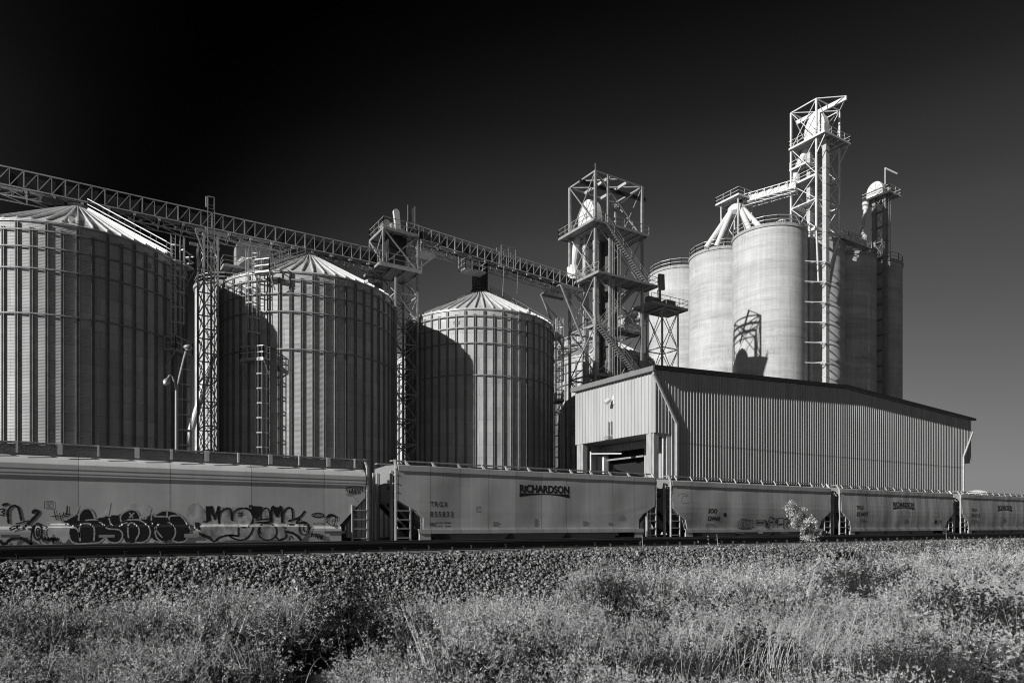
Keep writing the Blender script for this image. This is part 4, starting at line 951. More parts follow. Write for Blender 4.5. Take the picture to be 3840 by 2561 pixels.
def stroke(mb, car, pts, w, eps, smooth=True):
    P = [Vector(plane_xz(*p)) for p in pts]
    if smooth and len(P) > 2:
        Q = []
        E_ = [P[0]]+P+[P[-1]]
        for i in range(1, len(E_)-2):
            for k in range(6):
                t = k/6; a, b, c, d = E_[i-1:i+3]
                Q.append(.5*((2*b)+(c-a)*t+(2*a-5*b+4*c-d)*t*t+(3*b-a-3*c+d)*t**3))
        Q.append(P[-1]); P = Q
    R_ = [P[0]]
    for a, b in zip(P[:-1], P[1:]):
        n_ = max(1, int((b-a).length/.12))
        for i in range(1, n_+1): R_.append(a.lerp(b, i/n_))
    k = len(mb.v); n_ = len(R_)
    for i, p in enumerate(R_):
        d = (R_[min(i+1, n_-1)]-R_[max(i-1, 0)]); d = d.normalized() if d.length else Vector((1, 0)); q = Vector((-d.y, d.x))*w*.47*(.75+.35*math.sin(i*.9)**2)
        mb.v += [side_pt(car, p.x+q.x, p.y+q.y, eps), side_pt(car, p.x-q.x, p.y-q.y, eps)]
    for i in range(n_-1): mb.f.append((k+2*i, k+2*i+1, k+2*i+3, k+2*i+2))
def G2(pts): return [(x*.3233, 1640+y*.3233) for x, y in pts]
def G3(pts): return [(700+x*.3233, 1640+y*.3233) for x, y in pts]
def ell(cx, cy, rx, ry, a0=0, a1=360, n=20): return [(cx+rx*math.cos(math.radians(a0+(a1-a0)*i/n)), cy+ry*math.sin(math.radians(a0+(a1-a0)*i/n))) for i in range(n+1)]
# first piece: dark filled bubble letters with pale outlines
pale = MB()
for p in ([(700, 985), (560, 1010), (560, 1180), (760, 1220), (900, 1060)], [(800, 945), (900, 870), (930, 770), (860, 900), (760, 960)], [(1100, 930), (1200, 880), (1290, 740), (1260, 900), (1110, 950)], [(1400, 900), (1440, 810), (1560, 760), (1700, 780), (1760, 820), (1740, 900), (1620, 950), (1610, 880), (1500, 850)], [(1150, 1215), (1225, 1165), (1270, 1225)], [(1425, 1150), (1460, 1220), (1370, 1220)], [(1745, 1165), (1800, 1210), (1690, 1220)]):
    q = side_poly(c1, G2(p), .004); k = len(pale.v); pale.v += q.v; pale.f += [tuple(i+k for i in f) for f in q.f]; pale.cut()
parts('graffiti', pale, 'halo', c1[1])
dark = MB()
for p in ([(700, 985), (800, 945), (900, 890), (915, 960), (975, 955), (1095, 955), (1150, 935), (1245, 915), (1300, 905), (1400, 890), (1400, 990), (1480, 955), (1620, 960), (1700, 940), (1745, 890), (1790, 910), (1850, 870), (1940, 850), (2030, 870), (2120, 930), (2170, 1000), (2205, 1060), (2180, 1150), (2150, 1195), (2060, 1210), (1990, 1190), (1900, 1215), (1800, 1195), (1745, 1160), (1680, 1215), (1600, 1200), (1540, 1220), (1460, 1200), (1425, 1150), (1360, 1215), (1270, 1215), (1225, 1165), (1150, 1210), (1040, 1225), (900, 1225), (830, 1190), (800, 1120), (810, 1060), (900, 1060), (850, 1020), (780, 995)],
          [(920, 958), (930, 890), (960, 845), (1010, 825), (1055, 850), (1085, 910), (1090, 955)], [(1410, 970), (1405, 910), (1450, 865), (1520, 840), (1580, 855), (1610, 900), (1610, 945), (1480, 955)]):
    q = side_poly(c1, G2(p), .008); k = len(dark.v); dark.v += q.v; dark.f += [tuple(i+k for i in f) for f in q.f]
part('graffiti', dark, 'sprayfill', c1[1])
li = MB()
for p in ([(930, 1200), (920, 1100), (925, 1025), (960, 1000), (1040, 1000), (1085, 1040), (1095, 1100), (1088, 1200)], ell(1915, 1095, 118, 118), [(1490, 1165), (1480, 1080), (1490, 1010), (1540, 990), (1600, 1040), (1610, 1110), (1570, 1190)], [(1475, 955), (1600, 955), (1690, 1000), (1740, 1080), (1720, 1170), (1650, 1215), (1560, 1210)],
          [(985, 960), (1110, 955), (1200, 1010), (1250, 1055), (1380, 1070), (1420, 1130), (1390, 1200), (1330, 1222)], [(1760, 870), (1760, 960), (1800, 1060), (1880, 1160)], [(1780, 910), (1860, 860), (1940, 845), (2040, 870), (2130, 940), (2190, 1040), (2210, 1065)], [(912, 965), (918, 890), (960, 838), (1010, 818), (1060, 845), (1095, 920), (1100, 950)],
          [(800, 1120), (820, 1190), (880, 1228), (1030, 1225), (1150, 1212), (1222, 1162), (1260, 1205), (1330, 1222)], [(700, 985), (800, 1005), (880, 1050), (920, 1110), (925, 1160)], [(1405, 975), (1400, 910), (1450, 862), (1520, 836), (1585, 852), (1615, 905)], [(1940, 850), (1940, 930)], [(1790, 915), (1930, 915)], [(1970, 1000), (1970, 915), (2080, 905)], [(1385, 1030), (1430, 1000), (1480, 985)], [(1265, 930), (1280, 990), (1310, 1020)], [(1500, 870), (1545, 930)], [(1560, 870), (1500, 930)], [(1750, 1165), (1800, 1200), (1900, 1220), (1985, 1192), (2060, 1213), (2140, 1200), (2180, 1150)]):
    stroke(li, c1, G2(p), .06, .013)
part('graffiti', li, 'spraylight', c1[1])
# black line work on the left
bl = MB()
for p, w_ in (([(100, 1000), (90, 880), (110, 820), (160, 788), (205, 810), (230, 880), (247, 965)], .08), ([(270, 1050), (340, 985), (430, 890), (440, 855), (400, 845), (375, 880)], .11), (ell(440, 1090, 48, 95), .07), (ell(440, 1095, 17, 48), .05), ([(60, 1240), (120, 1185), (200, 1160), (280, 1180), (340, 1220), (380, 1245)], .12), ([(362, 1240), (366, 1130), (390, 1030), (420, 1000)], .06), ([(180, 1000), (250, 985), (330, 965), (320, 1000), (280, 1040)], .05), ([(0, 1190), (30, 1225), (50, 1250)], .12), ([(0, 835), (40, 825), (50, 850), (20, 860), (48, 885), (20, 900), (0, 895)], .05), ([(25, 790), (60, 770), (95, 775)], .10), ([(110, 1060), (160, 1030), (230, 1025), (180, 1050), (120, 1075)], .06),
              ([(585, 915), (690, 905)], .03), ([(622, 830), (655, 955)], .03), ([(690, 870), (712, 965)], .03), ([(735, 865), (745, 910), (800, 900)], .03), ([(700, 915), (770, 890)], .03), ([(730, 890), (770, 875)], .03), ([(780, 790), (775, 895)], .05), ([(770, 890), (822, 885)], .03), ([(630, 955), (800, 905)], .02)):
    stroke(bl, c1, G2(p), w_, .012)
for i, x in enumerate((490, 530, 565, 600, 640)): stroke(bl, c1, G2([(x, 1150), (x+15, 1205), (x+28, 1160), (x+40, 1200)]), .035, .014); stroke(bl, c1, G2([(x, 1180), (x+40, 1172)]), .03, .014)
stroke(bl, c1, G2([(616, 1120), (620, 1230)]), .04, .014)
part('graffiti', bl, 'spray', c1[1])
# second piece: outlined letters
p2_ = MB()
for p in ([(150, 985), (270, 800), (520, 815), (650, 810), (1230, 815), (1235, 940), (1390, 990), (1400, 1100), (1320, 1195), (1060, 1190), (600, 1190), (310, 1205), (150, 1130)], [(0, 800), (120, 755), (220, 850), (230, 960), (90, 1000), (0, 980)]):
    q = side_poly(c1, G3(p), .003); k = len(p2_.v); p2_.v += q.v; p2_.f += [tuple(i+k for i in f) for f in q.f]; p2_.cut()
parts('graffiti', p2_, 'mottled_fill', c1[1])
b2 = MB()
for p, w_ in (([(268, 970), (272, 850), (290, 800), (312, 880), (330, 945), (350, 870), (375, 800), (372, 900), (378, 985)], .09), ([(380, 1010), (385, 890), (430, 835), (490, 822), (515, 860), (522, 960)], .07), (ell(650, 930, 122, 112, -200, 100), .06), ([(600, 1010), (592, 1080), (590, 1140), (540, 1135), (480, 1140)], .06), ([(765, 960), (765, 1040), (740, 1110), (690, 1165), (620, 1188), (540, 1170), (490, 1140)], .07),
              ([(725, 800), (760, 800), (775, 880), (800, 925), (830, 915), (855, 850), (872, 800)], .11), ([(865, 945), (870, 870), (905, 820), (945, 825), (965, 880), (968, 940)], .06), ([(800, 955), (970, 945), (965, 975), (800, 985)], .06), (ell(930, 1090, 108, 98), .06), ([(850, 1120), (835, 1050), (870, 1005), (930, 1000)], .05), ([(985, 985), (985, 860), (1005, 800), (1030, 870), (1052, 915), (1075, 870), (1090, 800), (1105, 860), (1112, 990)], .11), ([(1110, 985), (1120, 890), (1165, 820), (1215, 820), (1232, 880), (1230, 940)], .08),
              ([(1180, 970), (1290, 935), (1340, 900), (1360, 870), (1378, 850)], .09), ([(1320, 940), (1280, 990), (1390, 990)], .10), ([(1120, 1050), (1190, 1012), (1250, 1010)], .08), ([(1130, 1070), (1145, 1150), (1070, 1190), (1030, 1150)], .06), ([(1150, 1090), (1230, 1110), (1290, 1155), (1322, 1195)], .11), (ell(1358, 1050, 60, 76), .055), (ell(1372, 1050, 26, 42), .04), ([(175, 1120), (250, 1150), (310, 1205), (370, 1160), (480, 1130), (590, 1140)], .08), ([(680, 815), (740, 830), (760, 900)], .06),
              ([(585, 880), (655, 870)], .03), ([(590, 905), (665, 895)], .03), ([(615, 855), (605, 935)], .03), ([(645, 850), (640, 930)], .03), ([(600, 870), (640, 885), (610, 915)], .03), ([(1180, 1190), (1200, 1140), (1230, 1180)], .04), ([(1060, 1190), (1110, 1170)], .07)):
    stroke(b2, c1, G3(p), w_, .012)
for p in ([(222, 800), (270, 790), (275, 860), (265, 975), (150, 985), (152, 1070), (120, 1060), (95, 1060), (98, 990), (230, 970)], [(292, 800), (330, 940), (358, 800), (375, 800), (372, 860), (332, 965), (285, 880)], [(130, 1090), (180, 1120), (310, 1205), (250, 1180), (140, 1130)], [(760, 800), (860, 800), (830, 915), (800, 920)], [(1005, 800), (1090, 800), (1052, 915)]):
    q = side_poly(c1, G3(p), .011); k = len(b2.v); b2.v += q.v; b2.f += [tuple(i+k for i in f) for f in q.f]
for i, x in enumerate((1435, 1475, 1510, 1540)): stroke(b2, c1, G3([(x, 1100+i*8), (x+10, 1150+i*8), (x+22, 1110+i*8), (x+34, 1155+i*8)]), .04, .014)
stroke(b2, c1, G3([(1480, 1115), (1585, 1130)]), .03, .014); stroke(b2, c1, G3([(1590, 1145), (1555, 1150), (1575, 1175), (1545, 1182)]), .03, .014)
# bubble, doodled head, corner tag
for p, w_ in ((ell(1525, 900, 68, 24), .05), ([(1585, 905), (1605, 930)], .05), ([(1480, 890), (1490, 912), (1510, 892), (1530, 912), (1550, 890), (1570, 910)], .03), (ell(1682, 935, 52, 42, 180, 360), .08), ([(1632, 925), (1640, 985), (1670, 1020), (1700, 1028), (1725, 990), (1735, 930)], .035), ([(1632, 945), (1612, 950), (1612, 975), (1640, 980)], .03), (ell(1745, 940, 14, 24), .03), ([(1655, 950), (1670, 945)], .03), ([(1700, 950), (1718, 945)], .03), ([(1690, 950), (1700, 995), (1680, 998)], .025), ([(1672, 1012), (1705, 1010)], .03), (ell(1660, 965, 5, 5), .02), (ell(1705, 965, 5, 5), .02)):
    stroke(b2, c1, G3(p), w_, .012)
q = side_poly(c1, G3([(1632, 925), (1640, 895), (1690, 888), (1725, 905), (1735, 928), (1700, 912), (1670, 922)]), .011); k = len(b2.v); b2.v += q.v; b2.f += [tuple(i+k for i in f) for f in q.f]
for i in range(5):
    stroke(b2, c1, G3([(1865+i*32, 600), (1880+i*30, 655), (1900+i*30, 585), (1895+i*32, 650)]), .03, .012)
stroke(b2, c1, G3([(1850, 620), (1870, 580), (1960, 568), (2040, 575), (2045, 620), (2060, 625)]), .04, .012); stroke(b2, c1, G3([(1845, 655), (1890, 672), (1960, 655)]), .025, .012); stroke(b2, c1, G3([(1935, 680), (1950, 705), (1975, 715), (1985, 745)]), .012, .012)
part('graffiti', b2, 'spray', c1[1])
side_text(c1, 'CU FT 5250', 1175, 1966, 7.5, 'lettering', 46, 0, .02, 'patch_dark')
side_text(c1, 'PLATE', 172, 1889, 4, 'lettering', 21, 0, .02); side_text(c1, 'C', 178, 1901, 8, 'lettering', 10, 0, .03)
bx = MB()
for p in ([(167, 1879), (199, 1879)], [(167, 1906), (199, 1906)], [(167, 1879), (167, 1906)], [(199, 1879), (199, 1906)]): stroke(bx, c1, p, .02, .012, False)
part('plate_frame', bx, 'letter', c1[1])
for a, b in ((5, 76), (370, 430), (690, 742)): part('repaint_patch', side_poly(c1, [(a, 2002), (b, 2002), (b, 2014), (a, 2014)], .02), 'patch_dark' if a < 100 else 'patch', c1[2])
part('repaint_patch', side_poly(c1, [(1215, 1991), (1292, 1991), (1292, 1999), (1215, 1999)], .02), 'patch_dark', c1[2])
side_text(c1, 'LIFT HERE', 1262, 2013, 3, 'lettering', 18, 0, .0, 'patch_dark')
# names on the grey cars: word with a raised small i and a dark swoosh beneath
def name_logo(car, px0, py0, px1, hcap):
    o = side_text(car, 'R', px0, py0, hcap, 'lettering', None, 0, .03)
    return o
def logo(car, xl, xr_, ytl, ybl, ytr, ybr):
    """xl..xr pixel span; top/bottom baseline pixels at both ends"""
    word = 'R\u0131CHARDSON'
    X0, zb0 = plane_xz(xl, ybl); _, zt0 = plane_xz(xl, ytl); X1, _ = plane_xz(xr_, ybr); zt0 += (zt0-zb0)*.14
    size = (zt0-zb0)/.70; vs, fs = text_mesh('RiCHARDSON', size, 0, 1, .045*size, 'LEFT'); w0 = max(v[0] for v in vs); sx = (X1-X0)/w0
    mb = MB(); mb.v = [side_pt(car, X0+a*sx, zb0+b) for a, b in vs]; mb.f = fs; part('lettering', mb, 'letter', car[1])
    n_ = 16; k = 0; sw = MB(); h = (zt0-zb0)
    for i in range(n_+1):
        t = i/n_; x = X0+(X1-X0)*t; e = (2*t-1)**2
        sw.v += [side_pt(car, x, zb0-.13*h), side_pt(car, x, zb0-h*(.28+.40*e))]
    for i in range(n_): sw.f.append((2*i, 2*i+1, 2*i+3, 2*i+2))
    part('logo_swoosh', sw, 'letter', car[1])
logo(c2, 1948, 2135, 1820, 1844, 1826, 1851)
side_text(c2, 'T R G X', 1614, 1899, 19, 'lettering', 65, 0, .018); side_text(c2, '8 5 5 8 3 3', 1613, 1937, 20, 'lettering', 86, 0, .018)
side_text(c2, 'LD LMT  225800', 1631, 1962, 5.5, 'lettering', 60, 0, .02); side_text(c2, 'LT WT    60200', 1631, 1975, 5.5, 'lettering', 60, 0, .02)
part('repaint_patch', side_poly(c2, [(1612, 1959), (1629, 1959), (1629, 1971), (1612, 1971)], .01), 'patch_dark', c2[1])
bx = MB()
for p in ([(1786, 1899), (1803, 1899)], [(1786, 1918), (1803, 1918)], [(1786, 1899), (1786, 1918)], [(1803, 1899), (1803, 1918)]): stroke(bx, c2, p, .02, .012, False)
part('plate_frame', bx, 'letter', c2[1]); side_text(c2, 'PLATE', 1789, 1906, 3, 'lettering', 11); side_text(c2, 'C', 1792, 1915, 6, 'lettering', 5)
def notice(car, px, py, wpx, rows, gap=4.0):
    mb = MB()
    for i in range(rows):
        q = side_poly(car, [(px, py+i*gap), (px+wpx*(.7+.3*((i*7) % 3)/2), py+i*gap), (px+wpx*(.7+.3*((i*7) % 3)/2), py+i*gap+1.4), (px, py+i*gap+1.4)], .01, step=.02); k = len(mb.v); mb.v += q.v; mb.f += [tuple(j+k for j in f) for f in q.f]
    part('notice_lines', mb, 'patch_dark', car[1])
notice(c2, 1848, 1956, 32, 5); notice(c2, 2004, 1945, 20, 8); notice(c2, 2186, 1954, 27, 5); notice(c2, 2322, 1935, 30, 3, 7); notice(c2, 2282, 1960, 22, 3)
side_text(c3, 'SOO', 2652, 1923, 16, 'lettering', 33, .25, .035); side_text(c3, '124468', 2649, 1951, 16, 'lettering', 50, .25, .035)
part('repaint_patch', side_poly(c3, [(2712, 1921), (2722, 1921), (2722, 1937), (2712, 1937)], .01), 'letter', c3[1]); notice(c3, 2647, 1963, 42, 3, 5)
def G6(pts): return [(2700+x*.2551, 1740+y*.2551) for x, y in pts]
b3 = MB()
for p, w_ in (([(270, 940), (265, 880), (300, 815), (340, 820), (345, 930)], .04), ([(300, 900), (320, 850), (335, 920), (300, 905)], .03), ([(350, 830), (390, 820), (380, 870), (410, 900), (370, 930)], .04), ([(405, 830), (440, 830), (425, 870), (455, 900), (415, 935)], .04), ([(470, 820), (480, 930), (500, 915)], .04), ([(265, 940), (340, 945), (420, 940), (500, 930)], .05), ([(300, 812), (380, 806), (440, 825), (480, 822)], .03),
              ([(690, 950), (700, 870), (730, 780), (765, 790), (770, 860), (745, 850), (720, 880), (725, 945)], .08), ([(770, 850), (775, 795), (800, 800), (810, 860), (835, 790), (830, 870)], .07), ([(850, 880), (845, 800), (920, 795), (925, 870), (860, 885)], .06), ([(790, 940), (795, 885), (845, 880), (850, 940)], .05), ([(860, 900), (935, 880), (935, 950)], .06), ([(940, 810), (1000, 800), (1010, 850), (980, 860), (990, 950)], .08), ([(660, 830), (680, 870), (675, 930)], .12), ([(525, 822), (662, 822), (662, 885), (525, 885), (525, 822)], .03), ([(530, 845), (650, 845)], .06), ([(530, 865), (640, 865)], .05)):
    stroke(b3, c3, G6(p), w_, .012, True)
part('graffiti', b3, 'spray', c3[1])
b4 = MB(); stroke(b4, c3, [(2543, 1862), (2548, 1850), (2560, 1852), (2570, 1850), (2577, 1858), (2562, 1860), (2556, 1864), (2555, 1884), (2582, 1886)], .02, .012); part('graffiti', b4, 'patch_dark', c3[1])
for i, a in enumerate((2756, 2838, 2922, 2995)): part('repaint_patch', side_poly(c3, [(a, 1994), (a+30 if i % 2 == 0 else a+18, 1994), (a+30 if i % 2 == 0 else a+18, 2000), (a, 2000)], .02, step=.03), 'patch' if i % 2 else 'patch_dark', c3[2])
side_text(c4, 'TRGX', 3209, 1910, 15, 'lettering', 28, 0, .015); side_text(c4, '854497', 3209, 1935, 16, 'lettering', 45, 0, .015)
logo(c4, 3348, 3426, 1884, 1899, 1886, 1900); notice(c4, 3205, 1947, 50, 3, 4); part('repaint_patch', side_poly(c4, [(3503, 1949), (3512, 1949), (3512, 1963), (3503, 1963)], .01), 'letter', c4[1]); notice(c4, 3390, 1948, 20, 4, 4); notice(c4, 3520, 1950, 12, 4, 4)
side_text(c5, 'TRGX', 3641, 1918, 13, 'lettering', 22, 0, .015); side_text(c5, '854518', 3641, 1938, 12, 'lettering', 31, 0, .015); logo(c5, 3740, 3794, 1896, 1908, 1897, 1909); notice(c5, 3641, 1950, 30, 3, 4); notice(c5, 3760, 1946, 16, 4, 4)
# end lettering in the gaps (end faces look towards -X)
def end_text(car, s, y, z, size, x, bold=.01):
    vs, fs = text_mesh(s, size, 0, 1, bold); mb = MB(); mb.v = [(x-.012, TY+y-a, z+b) for a, b in vs]; mb.f = fs; part('lettering', mb, 'letter', car[1])
end_text(c2, 'TRGX', -.1, 3.75, .22, 12.74); end_text(c2, '855833', -.1, 3.45, .22, 12.74); end_text(c3, 'SOO', .3, 3.85, .3, 30.42); end_text(c3, '124468', .3, 3.45, .26, 30.42)
for car, x in ((c2, 12.74), (c3, 30.42)):
    for i in range(7): end_text(car, ('CAPY', 'LD LMT', 'LT WT', 'CU FT', 'AIR BRAKE', 'BLT', 'UNIT')[i] if False else '- - - -', -.2, 3.2-i*.17, .13, x, 0)
# ------------------------------------------------------------------ main-line track in front of the train
def rail_profile(y, z):   # 136-lb section, head worn bright on top
    pts = [(-.076, 0), (.076, 0), (.076, .012), (.012, .03), (.009, .135), (.037, .148), (.037, .178), (.028, .186), (-.028, .186), (-.037, .178), (-.037, .148), (-.009, .135), (-.012, .03), (-.076, .012)]
    return [(y+a, z+b) for a, b in pts]
RZ = 1.21; RX0, RX1 = -30., 400.
spike_src = None
for y, lab in ((13.4, 'nearer dark steel rail of the empty track, spikes along its foot'), (14.9, 'farther steel rail of the empty track, close in front of the train')):
    r = thing('rail', (RX0, y, RZ), lab, 'rail', 'rails of the empty front track')
    part('rail_bar', MB().prism([(RX0, a, b) for a, b in rail_profile(y, RZ)], (RX1-RX0, 0, 0)), 'rail', r)
    part('rail_head', MB().box(RX0, RX1, y-.026, y+.026, RZ+.1862, RZ+.1885), 'railhead', r)
    if y < 14:
        rr = random.Random(4)
        sm = MB().box(-.016, .016, -.022, .022, -.02, .045).box(-.03, .03, -.035, .03, .045, .062)
        src = part('spike', sm, 'rail', None); src.parent = r
        for i in range(96):
            x = -3.2+i*.5+rr.uniform(-.09, .09); loc = (x-RX0, -.098+rr.uniform(-.01, .01), rr.uniform(-.01, .05))
            if i == 0: src.location = loc
            else: linked('spike', src, r, loc, rr.uniform(-.3, .3))
tie_src = None
for i in range(140):
    x = -3.2+i*.5
    if tie_src is None:
        tm = MB().box(-.11, .11, -1.3, 1.3, -.17, 0); tie_src = part('railway_tie', tm, 'tie'); o = tie_src
    else: o = tie_src.copy(); COL.objects.link(o)
    o.location = (x, 14.15, RZ-.027); tag(o, 'dark timber tie sunk in the ballast under the empty front track', 'railway tie', 'ties of the empty front track')
for y, lab in ((TY-.755, 'near rail under the grain train wheels'), (TY+.755, 'far rail under the grain train wheels')):
    r = part('rail', MB().prism([(RX0, a, b) for a, b in rail_profile(y, -.186)], (RX1-RX0, 0, 0)), 'rail'); tag(r, lab, 'rail', 'rails under the grain train')
# ------------------------------------------------------------------ ballast stones (uncountable)
def np_mesh(name, Vv, Ff, m, smooth=False):
    me = bpy.data.meshes.new(name); nf = len(Ff); k = Ff.shape[1]
    me.vertices.add(len(Vv)); me.vertices.foreach_set('co', Vv.astype(np.float32).ravel())
    me.loops.add(nf*k); me.loops.foreach_set('vertex_index', Ff.astype(np.int32).ravel())
    me.polygons.add(nf); me.polygons.foreach_set('loop_start', np.arange(0, nf*k, k, dtype=np.int32))
    me.materials.append(M[m]); me.update(calc_edges=True); me.validate()
    o = bpy.data.objects.new(name, me); COL.objects.link(o); return o
t = (1+5**.5)/2
ICO = np.array([(-1, t, 0), (1, t, 0), (-1, -t, 0), (1, -t, 0), (0, -1, t), (0, 1, t), (0, -1, -t), (0, 1, -t), (t, 0, -1), (t, 0, 1), (-t, 0, -1), (-t, 0, 1)])/math.sqrt(1+t*t)
ICF = np.array([(0, 11, 5), (0, 5, 1), (0, 1, 7), (0, 7, 10), (0, 10, 11), (1, 5, 9), (5, 11, 4), (11, 10, 2), (10, 7, 6), (7, 1, 8), (3, 9, 4), (3, 4, 2), (3, 2, 6), (3, 6, 8), (3, 8, 9), (4, 9, 5), (2, 4, 11), (6, 2, 10), (8, 6, 7), (9, 8, 1)])
def rot_mats(n):
    q = RNG.normal(size=(n, 4)); q /= np.linalg.norm(q, axis=1)[:, None]; w_, x, y, z = q.T
    return np.stack([1-2*(y*y+z*z), 2*(x*y-z*w_), 2*(x*z+y*w_), 2*(x*y+z*w_), 1-2*(x*x+z*z), 2*(y*z-x*w_), 2*(x*z-y*w_), 2*(y*z+x*w_), 1-2*(x*x+y*y)], 1).reshape(n, 3, 3)
gy = np.array([p[0] for p in prof0] if 'prof0' in globals() else [q[0] for q in [(-300, .2), (0, .2), (6, .22), (9.6, .28), (10.6, .36), (11.4, .66), (12.35, 1.08), (12.8, 1.14), (15.9, 1.14), (16.8, .8), (18.6, .1)]])
gzz = np.array([.2, .2, .22, .28, .36, .66, 1.08, 1.14, 1.14, .8, .1])
def GZ(y): return np.interp(y, gy, gzz)
def unit(n):
    d = RNG.normal(size=(n, 3)); return d/np.linalg.norm(d, axis=1)[:, None]
CUB = np.array([(x, y, z) for x in (-1, 1) for y in (-1, 1) for z in (-1, 1)])*.62
CUF = np.array([(0, 1, 3), (0, 3, 2), (4, 6, 7), (4, 7, 5), (0, 4, 5), (0, 5, 1), (2, 3, 7), (2, 7, 6), (0, 2, 6), (0, 6, 4), (1, 5, 7), (1, 7, 3)])
def stones(n, xa, xb, ya, yb, s0, s1):
    x = RNG.uniform(xa, xb, n); y = RNG.uniform(ya, yb, n); s = s0+(s1-s0)*RNG.random(n)**1.8*(1+.45*(RNG.random(n) > .95))
    v = CUB[None]*(1+RNG.uniform(-.45, .4, (n, 8, 1)))+RNG.uniform(-.22, .22, (n, 8, 3))
    v = v*s[:, None, None]*RNG.uniform(.55, 1.35, (n, 1, 3))
    v = np.einsum('nij,nkj->nki', rot_mats(n), v)
    z = GZ(y)+RNG.uniform(-.35, .85, n)*s-np.clip((y-13.0)/.28, 0, 1)*.05
    v += np.stack([x, y, z], 1)[:, None, :]
    f = (CUF[None]+8*np.arange(n)[:, None, None]).reshape(-1, 3); return v.reshape(-1, 3), f
def cat(chunks):
    V_, F_, k = [], [], 0
    for v, f in chunks: V_.append(v); F_.append(f+k); k += len(v)
    return np.concatenate(V_), np.concatenate(F_)
vv, ff = cat([stones(42000, -4, 9, 9.2, 13.26, .015, .044), stones(34000, 9, 26, 10.4, 13.26, .017, .046), stones(18000, 26, 60, 11.2, 13.26, .030, .060), stones(6000, -4, 30, 13.55, 14.75, .03, .055)])
tag(np_mesh('ballast', vv, ff, 'stone'), 'crushed grey ballast stones along the track shoulder', kind='stuff')
# ------------------------------------------------------------------ weeds
def unit(n):
    d = RNG.normal(size=(n, 3)); return d/np.linalg.norm(d, axis=1)[:, None]
def leaves(c, d, ln, wd):
    """one thin triangle per leaf: c base, d direction"""
    n = len(c); w_ = np.cross(d, unit(n)); w_ /= np.linalg.norm(w_, axis=1)[:, None]+1e-9
    v = np.stack([c-w_*wd[:, None], c+w_*wd[:, None], c+d*ln[:, None]], 1).reshape(-1, 3)
    return v, np.arange(3*n).reshape(n, 3)
def bush(n, R_, H_, ln, wd, stems=14, spiky=.5, inner=False):
    """weed mound: thin branches carrying starry tufts of short leaves; with inner=True also dark filler leaves for the shaded gaps inside"""
    nb = max(12, n//30); az = RNG.uniform(0, 2*PI, nb); el = np.arccos(RNG.uniform(.02, 1, nb)); rr = RNG.uniform(.5, 1.15, nb)
    tip = np.stack([np.sin(el)*np.cos(az)*R_*rr, np.sin(el)*np.sin(az)*R_*rr, np.cos(el)*H_*rr+.05], 1)
    root = np.stack([RNG.normal(0, R_*.12, nb), RNG.normal(0, R_*.12, nb), np.zeros(nb)], 1)
    m = n//7; k = RNG.integers(0, nb, m); t_ = RNG.uniform(.5, 1, m)**.6
    ax = (tip[k]-root[k]); ax /= np.linalg.norm(ax, axis=1)[:, None]
    c = root[k]+(tip[k]-root[k])*t_[:, None]; c[:, 2] += .10*H_*np.sin(t_*PI); c += RNG.normal(0, .014, (m, 3))
    c = np.repeat(c, 7, 0); ax = np.repeat(ax, 7, 0); q = len(c)
    d = unit(q)+.5*ax; d[:, 2] += spiky*.6; d /= np.linalg.norm(d, axis=1)[:, None]
    a = leaves(c+d*.003, d, RNG.uniform(.5, 1.35, q)*ln, RNG.uniform(.6, 1.3, q)*wd)
    dd = tip-root; L_ = np.linalg.norm(dd, axis=1); b = leaves(root, dd/L_[:, None], L_, np.full(nb, .0022))
    nw = 7; az = RNG.uniform(0, 2*PI, nw); r0 = np.stack([np.cos(az)*R_*.4, np.sin(az)*R_*.4, np.full(nw, H_*.5)], 1); dw = np.stack([np.cos(az)*.5, np.sin(az)*.5, np.full(nw, 1.)], 1)+RNG.normal(0, .25, (nw, 3)); dw /= np.linalg.norm(dw, axis=1)[:, None]
    lw_ = RNG.uniform(.5, .95, nw)*H_; w1 = leaves(r0, dw, lw_, np.full(nw, .0026)); qq = 10
    cw_ = np.repeat(r0, qq, 0)+np.repeat(dw*lw_[:, None], qq, 0)*RNG.uniform(.45, 1, nw*qq)[:, None]; dq = unit(nw*qq)+np.repeat(dw, qq, 0)*.7; dq /= np.linalg.norm(dq, axis=1)[:, None]
    b = cat([b, w1, leaves(cw_, dq, RNG.uniform(.5, 1.2, nw*qq)*ln, np.full(nw*qq, wd*.9))])
    if not inner: return cat([a, b])
    q = n//2; r3 = RNG.random(q)**.5*.72; u3 = unit(q); u3[:, 2] = np.abs(u3[:, 2]); c = u3*r3[:, None]*np.array([R_, R_, H_])  # dark leaves filling the inside put the shade of the gaps into colour
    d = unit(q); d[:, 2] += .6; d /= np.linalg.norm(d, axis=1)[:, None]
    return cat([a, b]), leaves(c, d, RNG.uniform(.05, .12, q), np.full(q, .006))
chunks_i = []
def place(tv, tf, xs, ys, sc_, ti=None):
    out = []
    for i, (x, y) in enumerate(zip(xs, ys)):
        s = sc_[i]; a = RNG.uniform(0, 2*PI); R2 = np.array([[math.cos(a), -math.sin(a), 0], [math.sin(a), math.cos(a), 0], [0, 0, 1]])
        k = RNG.integers(0, len(tv)); S3 = np.array([s, s, s*RNG.uniform(.85, 1.25)]); o3 = np.array([x, y, float(GZ(y))-.03]); out.append((tv[k]@R2.T*S3+o3, tf[k]))
        if ti: chunks_i.append((ti[0][k]@R2.T*S3+o3, ti[1][k]))
    return out
T = {}; TI = {}
